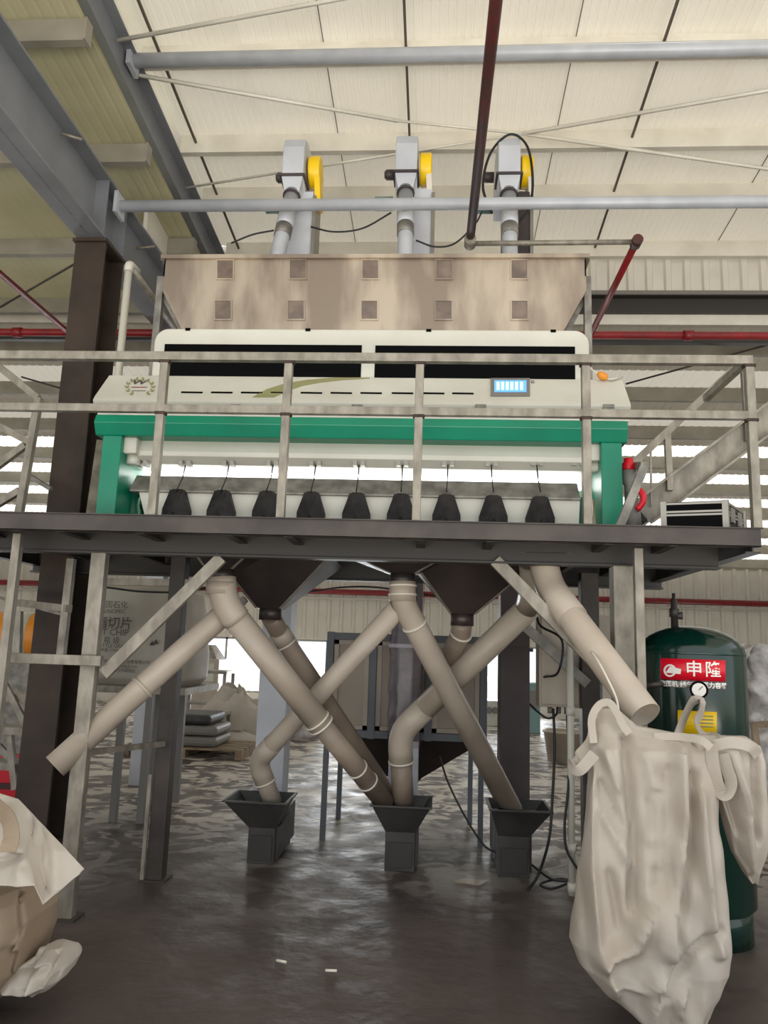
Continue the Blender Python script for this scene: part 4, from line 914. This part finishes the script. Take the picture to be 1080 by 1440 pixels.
def strap(pts, wd, parent, m='bag', n=7, th=.004, tw=None):
    pts = spline(pts, n); mb = MB(); rings = []
    for i, p_ in enumerate(pts):
        d = (pts[min(i+1, len(pts)-1)]-pts[max(0, i-1)]).normalized(); nrm = V((0, 1, 0)) if not tw else V(tw); sd = d.cross(nrm).normalized(); nn = sd.cross(d)
        rings.append([p_-sd*wd/2-nn*th/2, p_+sd*wd/2-nn*th/2, p_+sd*wd/2+nn*th/2, p_-sd*wd/2+nn*th/2])
    return obj('strap', mb.loft(rings, True, True, False), M[m], parent)
strap([at(836, 1060, 3.66), at(815, 1083, 3.68), at(803, 1076, 3.72), at(815, 1062, 3.8), at(832, 1040, 3.86), at(836, 1005, 3.9)], .05, t, tw=(.5, .8, .35))
strap([at(835, 1045, 3.78), at(832, 1012, 3.8), at(842, 992, 3.82), at(856, 988, 3.84), at(866, 1000, 3.82), at(876, 1020, 3.78), at(885, 1032, 3.76)], .035, t)
strap([at(950, 1042, 3.8), at(962, 1010, 4.2), at(972, 989, 4.58), at(979, 984, 4.62), at(987, 988, 4.6), at(986, 1002, 4.35), at(980, 1015, 4.1), at(990, 1032, 3.9), at(1010, 1040, 3.78)], .05, t)
strap([at(1000, 1045, 3.72), at(1003, 1075, 3.69), at(1012, 1112, 3.69), at(1022, 1116, 3.7), at(1028, 1100, 3.7), at(1022, 1080, 3.7), at(1016, 1060, 3.7)], .055, t, tw=(.6, .75, -.2))
strap([at(1005, 1048, 3.72), at(1030, 1044, 3.7), at(1055, 1050, 3.7), at(1066, 1062, 3.74)], .05, t)
strap([at(1000, 1052, 3.66), at(985, 1041, 3.68), at(955, 1036, 3.74), at(920, 1036, 3.78)], .035, t)

# ------------------------------------------------------------------ bags at lower left
t = thing('bulk_bag', 'brown half-filled bulk bag with white top folds at the lower left edge', 'bag', (-1.9, 3.5, 0))
rowsL = [(1236, -190, 40, 3.5, .3), (1250, -200, 54, 3.5, .36), (1275, -205, 59, 3.5, .4), (1310, -205, 53, 3.5, .42), (1345, -200, 42, 3.5, .4), (1380, -190, 22, 3.5, .34), (1402, -180, -10, 3.5, .26)]
obj('body', MB().loft(bagloft(rowsL, 110, 8.2, .04, sub=8, creases=[([(40, 1250), (45, 1300), (30, 1360)], .06, 16), ([(15, 1255), (22, 1320), (5, 1390)], -.025, 22), ([(-10, 1330), (50, 1320)], .04, 10)])), M['bagb'], t)
FC = [([(20, 1135), (22, 1185), (40, 1205), (28, 1244)], .05, 16), ([(60, 1165), (48, 1215), (62, 1262)], -.03, 14), ([(82, 1190), (84, 1255)], .04, 14), ([(0, 1215), (34, 1200)], -.05, 10), ([(45, 1145), (36, 1190)], -.04, 10)]
def flap(poly, Ys, name, parent, m, seed, n=60, fold=.035):
    # a creased sheet spanned between two pixel polylines (upper edge, lower edge)
    A, B_ = poly; mb = MB(); g = []
    def lerpl(L, s):
        s *= len(L)-1; i = min(int(s), len(L)-2); f = s-i; return tuple(a+(b_-a)*f for a, b_ in zip(L[i], L[i+1]))
    for i in range(n+1):
        row = []
        for j in range(n+1):
            a, b_ = lerpl(A, j/n), lerpl(B_, j/n); s = i/n; px = a[0]+(b_[0]-a[0])*s; py = a[1]+(b_[1]-a[1])*s; Y = a[2]+(b_[2]-a[2])*s
            p_ = at(px, py, Y); e = min(1, 4*j/n, 4*(n-j)/n, .08+5*i/n, .25+4*(n-i)/n)
            p_.y += fold*e*(noise.noise(V((p_.x*6+seed, p_.z*6, seed)))+1.2*(.3-abs(noise.noise(V((p_.x*4+p_.z*4, p_.z*5-p_.x*3+seed, 1.7))))))
            qx, qy = pix(p_)
            for L_, am, wd_ in FC: p_.y -= am*e*max(0, 1-segd(qx, qy, L_)/wd_)
            row.append(p_)
        g.append(row)
    mb.loft(g, closed=False, smooth=True)
    o = obj(name, mb, M[m], parent); s_ = o.modifiers.new('thick', 'SOLIDIFY'); s_.thickness = .004; return o
flap(([(-60, 1112, 3.5), (0, 1116, 3.45), (26, 1124, 3.4), (70, 1170, 3.3), (119, 1222, 3.2)], [(-60, 1250, 3.2), (0, 1246, 3.12), (48, 1246, 3.1), (60, 1273, 3.12), (112, 1229, 3.2)]), 0, 'top_flap', t, 'bag', 2.2, fold=.02)
strap([at(-10, 1130, 3.3), at(10, 1150, 3.2), at(16, 1175, 3.15), at(10, 1198, 3.12)], .07, t, 'bagb')
t = thing('plastic_sheet', 'crumpled white plastic sheet on the floor beside the brown bag', 'sheet', at(60, 1365, 3.45))
rw = [(1332, 62, 80, 3.5, .05), (1342, 58, 91, 3.48, .09), (1356, 36, 95, 3.46, .12), (1372, 20, 88, 3.44, .14), (1386, 10, 68, 3.42, .12), (1397, 14, 46, 3.4, .05)]
obj('crumple', MB().loft(bagloft(rw, 80, 5.5, .09, sub=8, creases=[([(82, 1336), (80, 1370)], -.02, 8), ([(88, 1345), (70, 1380)], .05, 7), ([(60, 1350), (45, 1392)], .05, 10), ([(35, 1365), (62, 1360)], -.04, 8)])), M['bag'], t)

# ------------------------------------------------------------------ printed bag on a rack
YP = 7.5
t = thing('printed_bag', 'grey printed bulk bag with dark lettering standing on a rack at left', 'bag', at(205, 962, YP))
rows = [(826, 150, 268, YP, .3), (834, 138, 280, YP, .42), (870, 132, 284, YP, .47), (920, 130, 285, YP, .48), (952, 134, 282, YP, .46), (963, 145, 272, YP, .4)]
obj('body', MB().loft(bagloft(rows, 56, 3.1, .025, pw=.5)), M['bagp'], t)
yt = YP-.515
def ptext(body, size, px, py, nm='print', bold=.002):
    c = at(px, py, yt); text(nm, body, size, lambda x, y: V((c.x+x, yt, c.z+y)), M['ink'], t, bold=bold)
ptext('国石化', .072, 164, 851, bold=0); ptext('SINOPEC', .052, 161, 860, bold=0)
ptext('酯切片', .118, 160, 877, bold=.001); ptext('ET CHIP', .082, 159, 889.5, bold=0)
ptext('瓶 级', .068, 157, 901, bold=0); ptext('BOTTLE GRADE', .045, 158, 908.5, bold=0)
ptext('净重 1100kg', .036, 155, 914.5, bold=0); ptext('中国石化化工销售有限公司', .036, 178, 931, bold=0); ptext('联系电话 010-', .034, 178, 937.5, bold=0); ptext('北京市朝阳区', .034, 175, 943.5, bold=0)
for px, py in ((214, 905), (219, 903)): ptext('▲', .05, px, py)
t = thing('storage_rack', 'pale steel rack table under the printed bag', 'rack', (-3.2, YP, 0))
zr = atz(205, 964, YP-.4)-.005; xa, xb = atx(118, 964, YP), atx(286, 964, YP)
obj('shelf', MB().box(xa, xb, YP-.55, YP+.55, zr-.06, zr), M['galv'], t)
for x in (atx(168, 1030, YP-.5), xb-.34):
    obj('leg', MB().box(x-.03, x+.03, YP-.5, YP-.44, 0, zr-.06), M['grey'], t); obj('leg', MB().box(x-.03, x+.03, YP+.44, YP+.5, 0, zr-.06), M['grey'], t)

# ------------------------------------------------------------------ stair frame at left
t = thing('access_stair', 'galvanised access stair with treads and rails left of the dark column', 'stair', (-3.9, 7.0, 0))
for py in (981, 1027, 1077):
    z = atz(15, py, 6.5); obj('tread', MB().box(-4.5, -3.25, 6.45, 6.7, z-.03, z+.03), M['galv'], t)
obj('stringer', MB().beam(at(-10, 930, 6.42), at(42, 1030, 6.42), .03, .05), M['galv'], t)
obj('stringer', MB().beam(at(14, 1035, 6.42), at(22, 1110, 6.42), .05, .05), M['galv'], t)
obj('stringer', MB().beam(at(-20, 1030, 6.42), at(18, 1070, 6.42), .03, .05), M['galvd'], t)
obj('upright', MB().beam(at(101, 786, 5.2), at(86, 922, 5.2), .05, .05), M['galv'], t)
obj('upright', MB().beam(at(27, 860, 5.6), at(25, 918, 5.6), .045, .045), M['galv'], t)
obj('handrail', MB().beam(at(12, 846, 5.6), at(97, 856, 5.18), .05, .05), M['galv'], t)
obj('cross_bar', MB().beam(at(-10, 838, 5.7), at(97, 866, 5.18), .02, .02), M['galvd'], t)
obj('upright', MB().beam(at(55, 560, 5.4), at(26, 728, 5.4), .05, .05), M['galv'], t)
for a, b_ in (((-15, 505), (54, 560)), ((-15, 592), (46, 624)), ((-15, 664), (36, 626)), ((-15, 716), (28, 690))):
    obj('diagonal_bar', MB().beam(at(*a, 5.42), at(*b_, 5.4), .04, .05), M['galv'], t)
obj('diagonal_bar', MB().beam(at(40, 668, 5.9), at(72, 688, 5.8), .03, .03), M['galvd'], t)
# leaning galvanised flat between column and sorter
tag(obj('steel_flat', MB().beam(at(127, 727, 5.0), at(142, 620, 5.35), .06, .02), M['galv']), 'galvanised flat bar leaning between the dark column and the green leg', 'bar')
# ------------------------------------------------------------------ upper stair at right
YS = 5.25
t = thing('upper_stair', 'galvanised stair with channel stringers rising right from the platform', 'stair', at(905, 728, YS))
for Y, dx in ((YS, 0), (YS+.6, 0)):
    a, b_ = at(905, 720, YS), at(1185, 511, YS); a.y = b_.y = Y
    obj('stringer', MB().channel(a, b_, .08, .19, .016), M['galv'], t)
a, b_ = at(905, 720, YS), at(1185, 511, YS)
for Y in (YS, YS+.6): obj('support_leg', MB().box(b_.x-.1, b_.x-.05, Y-.03, Y+.03, 0, b_.z-.1), M['galv'], t)
for k in range(13):
    c = a.lerp(b_, (k+.5)/13); obj('tread', MB().box(c.x-.09, c.x+.09, YS+.03, YS+.57, c.z-.015, c.z+.015), M['galvd'], t)
obj('handrail', MB().beam(at(886, 656, YS), at(1042, 510, YS), .045, .05), M['galv'], t)
obj('handrail_post', MB().beam(at(938, 608, YS), at(942, 690, YS), .04, .04), M['galv'], t)
obj('handrail_post', MB().beam(at(915, 632, YS), at(916, 712, YS), .012, .012), M['galv'], t)
obj('handrail_post', MB().beam(at(1046, 515, YS), at(1052, 620, YS), .04, .04), M['galv'], t)
obj('handrail_foot', MB().beam(at(906, 655, 4.7), V((atx(866, 735, 4.7), 4.7, ZD)), .04, .05), M['galvd'], t)
obj('handrail', MB().beam(at(886, 656, YS), at(906, 655, 4.7), .04, .05), M['galvd'], t)
# air filter regulators
t = thing('air_filter', 'grey air filter body with red handle beside the right green leg', 'filter', at(898, 728, 4.9))
p = at(897, 690, 4.9); z0 = ZD
obj('bowl', MB().lathe([(.03, 0), (.035, .02), (.035, .07), (.045, .08), (.045, .2), (.03, .22), (.03, .3)], (p.x-.03, 4.9, z0), n=14), M['grey'], t)
obj('handle', MB().tube(spline([at(899, 689, 4.85), at(904, 696, 4.84), at(904, 706, 4.84), at(896, 717, 4.85)], 4), .02, 8), M['sign'], t, 'red curved handle')
t = thing('air_filter', 'grey regulator with red knob on top, above the other filter', 'filter', at(882, 728, 4.98))
p = at(885, 700, 4.98); zk_ = atz(884, 662, 4.98)-z0
obj('body', MB().lathe([(.03, 0), (.03, zk_-.1), (.045, zk_-.08), (.045, zk_)], (p.x, 4.98, z0), n=14), M['grey'], t)
obj('knob', MB().lathe([(.04, zk_), (.045, zk_+.01), (.045, zk_+.04), (.03, zk_+.06), (.03, zk_+.08)], (p.x, 4.98, z0), n=14), M['sign'], t, 'red knob')
# flight case
fc = at(1022, 732, 4.5); fc.z = ZD
t = thing('flight_case', 'black flight case with aluminium edges lying on the platform at right', 'case', fc)
th = R(-22); ux = V((math.cos(th), math.sin(th), 0)); ex = V((-math.cos(R(-18)), -math.sin(R(-18))*1.0, 0)); ex = V((-.95, .31, 0)).normalized(); ey = V((.55, .83, 0)).normalized()
Lx, Ly, Hz = .335, .42, .19
def cbox(a0, a1, b0_, b1_, z0_, z1_):
    P_ = lambda a, b_, z: fc+ex*a+ey*b_+V((0, 0, z))
    return [P_(a0, b0_, z0_), P_(a0, b1_, z0_), P_(a1, b1_, z0_), P_(a1, b0_, z0_), P_(a0, b0_, z1_), P_(a0, b1_, z1_), P_(a1, b1_, z1_), P_(a1, b0_, z1_)]
obj('body', MB().hexa(cbox(0, Lx, 0, Ly, 0, Hz*.62)), M['black'], t)
obj('lid', MB().hexa(cbox(0, Lx, 0, Ly, Hz*.66, Hz)), M['black'], t)
e_ = .012
for z in (0, Hz*.56, Hz*.66, Hz-.016):
    obj('edge_trim', MB().hexa(cbox(-.004, Lx, -.004, .01, z, z+.012)), M['alu'], t); obj('edge_trim', MB().hexa(cbox(-.004, .01, 0, Ly, z, z+.012)), M['alu'], t)
for a, b_ in ((0, 0), (Lx, 0), (0, Ly)): obj('corner_trim', MB().hexa(cbox(a-.012, a+.02, b_-.008, b_+.02, 0, Hz+.004)), M['alu'], t)
for k in (.3, .7): obj('latch', MB().hexa(cbox(-.012, 0, Ly*k-.03, Ly*k+.03, Hz*.4, Hz*.85)), M['grey'], t)

# ------------------------------------------------------------------ far background things
t = thing('wooden_pallet', 'wooden pallet with stacked dark sacks far behind the left rear post', 'pallet', at(262, 1062, 10.9))
p = at(265, 1062, 10.9); 
for k in range(5): obj('board', MB().box(p.x-.95, p.x+.75, 10.9+k*.22, 11.06+k*.22, .11, .135), M['wood'], t)
for k in range(3): obj('bearer', MB().box(p.x-.95+k*.8, p.x-.85+k*.8, 10.9, 11.94, 0, .11), M['wood'], t)
stk = thing('sack_stack', 'grey sacks stacked on the far wooden pallet', 'sacks', (p.x, 11.3, .14))
for i, z in enumerate((.14, .29, .44)): obj('sack', MB().box(p.x-.6, p.x+.35-.1*(i == 2), 10.98, 11.8, z, z+.14), M['grey' if i < 2 else 'boot'], stk, bevel=.05)
def heap(name, cx_, cy_, rx, ry, h, lab, cat, m, seed):
    mb = MB(); rings = []
    for i in range(9):
        f = i/8; z = h*math.sin(f*math.pi/2); rr = math.cos(f*math.pi/2)+.02
        rings.append([V((cx_+rx*rr*math.cos(q)*(1+.25*noise.noise(V((math.cos(q)*2+seed, math.sin(q)*2, f*3)))), cy_+ry*rr*math.sin(q), max(0, z*(1+.4*noise.noise(V((math.cos(q)*2, math.sin(q)*2+seed, f*2))))))) for q in [2*math.pi*k/24 for k in range(24)]])
    mb.loft(rings); return tag(obj(name, mb, M[m]), lab, cat)
p = at(330, 1040, 13.5); heap('film_heap', p.x, 13.5, .65, .5, .75, 'heap of white plastic film by the bright rear window', 'heap', 'bag', 1)
heap('film_heap', p.x+.35, 12.5, .8, .4, .2, 'low spread of white film scraps in front of the white heap', 'heap', 'bag', 4)
heap('film_heap', p.x+1.0, 14.0, .5, .5, .5, 'grey plastic heap right of the white film heap', 'heap', 'foil', 6)
def table(x0, x1, y0, y1, z, lab, m='galv'):
    t = thing('work_table', lab, 'table', ((x0+x1)/2, y0, 0))
    obj('top', MB().box(x0, x1, y0, y1, z-.05, z), M[m], t)
    for x in (x0+.04, x1-.04):
        for y in (y0+.04, y1-.04): obj('leg', MB().box(x-.03, x+.03, y-.03, y+.03, 0, z-.05), M[m], t)
    obj('lower_shelf', MB().box(x0+.05, x1-.05, y0+.05, y1-.05, z*.4, z*.4+.03), M[m], t)
    return t
xa = atx(250, 960, 14.6); xb = atx(318, 960, 14.6); table(xa, xb, 14.6, 15.3, 1.05, 'pale work table near the rear window, left of the film heap')
xa = atx(276, 1010, 12.2); xb = atx(312, 1010, 12.2); table(xa, xb, 12.2, 12.8, .5, 'low pale bench in front of the far work table', 'alu')
t = thing('far_machine', 'pale machine with lettered front panel by the far left window', 'machine', at(285, 1000, 17))
a, b_ = at(250, 925, 17), at(303, 1005, 17)
obj('body', MB().box(a.x, b_.x, 17, 17.8, 0, a.z), M['beige'], t, bevel=.02); obj('panel', MB().box(a.x+.1, b_.x-.1, 16.97, 17, a.z*.6, a.z*.92), M['white'], t)
obj('hood', MB().frust(((a.x+b_.x)/2, 17.4), .4, .4, a.z+.3, ((a.x+b_.x)/2, 17.4), .8, .7, a.z), M['galv'], t)
t = thing('orange_drum', 'orange and white machine drum behind the left stair rail', 'drum', at(30, 915, 9.5))
a = at(34, 895, 9.5)
obj('drum', MB().lathe([(.2, -.42), (.3, -.3), (.3, .3), (.2, .42)], a, (1, .1, 0), 20), M['orange'], t)
obj('white_band', MB().lathe([(.305, -.1), (.305, .12)], a+V((0, 0, 0)), (1, .1, 0), 20), M['white'], t)
obj('stand', MB().box(a.x-.35, a.x+.35, 9.3, 9.7, 0, a.z-.26), M['galvd'], t)
t = thing('red_machine', 'red machine cover low behind the stair treads at left edge', 'machine', at(0, 1115, 7.6))
a, b_ = at(-40, 1072, 7.6), at(34, 1120, 7.6)
obj('body', MB().box(a.x, b_.x, 7.6, 8.3, 0, a.z), M['sign'], t, bevel=.02); obj('rib', MB().box(a.x, b_.x, 7.57, 7.6, a.z*.35, a.z*.5), M['darkred'], t)
def bale(px0, px1, pyt, Y, z0, lab, seed):
    a, b_ = atx(px0, 960, Y), atx(px1, 960, Y); z1 = atz(px0, pyt, Y); mb = MB(); rings = []
    for i in range(22):
        z = z0+(z1-z0)*i/21; e = 1-.35*max(0, (i-17)/4)**2
        rings.append([V(((a+b_)/2+(b_-a)/2*e*math.copysign(abs(math.cos(q))**.5, math.cos(q)), Y+.4+.4*e*math.copysign(abs(math.sin(q))**.5, math.sin(q)), z))+.07*noise.noise_vector(V((math.cos(q)*4+seed, math.sin(q)*4, z*7))) for q in [2*math.pi*k/36 for k in range(36)]])
    mb.loft(rings); return tag(obj('film_bale', mb, M['foil']), lab, 'bale')
bale(1046, 1170, 905, 8.2, .98, 'tall film-wrapped bale stacked at the right edge behind the tank', 2)
bale(1050, 1180, 1010, 8.1, .02, 'lower film-wrapped bale under the tall one at the right edge', 9)
t = thing('bale_trolley', 'brown rusty trolley frame before the bales at the right edge', 'trolley', at(1068, 1130, 7.2))
obj('post', MB().beam(at(1060, 1018, 7.0), at(1071, 1110, 7.0), .05, .05), M['wood'], t); obj('bar', MB().beam(at(1058, 1020, 7.0), at(1110, 1016, 7.0), .05, .05), M['wood'], t)
obj('base', MB().box(atx(1050, 1120, 7), atx(1140, 1120, 7), 6.9, 7.9, .1, .18), M['wood'], t)
obj('post', MB().box(atx(1071, 1120, 7)-.03, atx(1071, 1120, 7)+.03, 6.95, 7.05, 0, at(1071, 1108, 7.0).z+.02), M['wood'], t)
t = thing('rear_cabinet', 'low white cabinet with two dials by the rear wall between dark posts', 'cabinet', at(693, 1035, 17.5))
a, b_ = at(680, 985, 17.2), at(703, 1040, 17.2)
obj('body', MB().box(a.x, b_.x, 17.2, 17.9, 0, a.z), M['white'], t, bevel=.02)
for k in (.35, .7): obj('dial', MB().lathe([(.07, 0), (.07, .03)], (a.x+(b_.x-a.x)*k, 17.2, a.z-.2), (0, -1, 0), 14), M['grey'], t)
t = thing('teal_machine', 'teal grey machine by the rear wall behind the electrical cabinet', 'machine', at(752, 1030, 16))
a, b_ = at(738, 960, 16), at(760, 1030, 16)
obj('body', MB().box(a.x, b_.x, 16, 16.8, 0, a.z), M['teal'], t, bevel=.02); obj('panel', MB().box(a.x+.05, b_.x-.05, 15.98, 16, a.z*.5, a.z*.85), M['grey'], t)
t = thing('plastic_tub', 'pale plastic tub on the floor under the electrical cabinet, far back', 'tub', at(793, 1045, 13))
a = at(793, 1045, 12.2); obj('body', MB().lathe([(.24, 0), (.3, .42), (.32, .42), (.32, .45), (.28, .45), (.23, .05)], (a.x, 12.2, 0), n=20), M['beige'], t); obj('contents', MB().lathe([(.26, .3), (.05, .38)], (a.x, 12.2, 0), n=16), M['red'], t)

# ------------------------------------------------------------------ litter
p = hit(661, 1240, (0, 0, .003), V((0, 0, 1)))
tag(obj('paper_sheet', MB().prism([p+V((-.12, -.03, 0)), p+V((.06, -.08, 0)), p+V((.13, .04, 0)), p+V((-.05, .07, 0))], (0, 0, .003)), M['binp']), 'crumpled paper sheet flat on the floor between the boots', 'paper')
for i, (px, py, a) in enumerate(((396, 1352, -.3), (466, 1365, .05))):
    p = hit(px, py, (0, 0, .008), V((0, 0, 1))); d = V((math.cos(a), math.sin(a), 0))*.03
    tag(obj('plastic_scrap', MB().tube([p-d, p, p+d*.9], .007, 6), M['tape']), ('pale plastic scrap on the dark floor, the left of two' if i == 0 else 'pale plastic scrap on the dark floor, the right of two'), 'scrap')

# groups for the repeats
GR = {'plastic_pipe': 'beige plastic pipes under the platform', 'discharge_hopper': 'dark discharge hoppers under the platform', 'spout_pipe': 'grey spout pipes above the feed hopper', 'brace_rod': 'brace rods under the cream roof',
      'stay_rod': 'thin dark stay rods', 'tie_pipe': 'grey tie pipes', 'cable': 'black cables', 'bulk_bag': 'bulk bags in the foreground', 'film_heap': 'heaps of plastic film at the rear', 'film_bale': 'film bales at the right edge',
      'work_table': 'pale tables near the rear window', 'conduit_riser': 'pale vertical conduits', 'air_filter': 'air filters beside the sorter', 'plastic_scrap': 'plastic scraps on the floor'}
for o in C.objects:
    k = o.name.split('.')[0]
    if o.parent is None and k in GR and 'label' in o and 'group' not in o: o['group'] = GR[k]
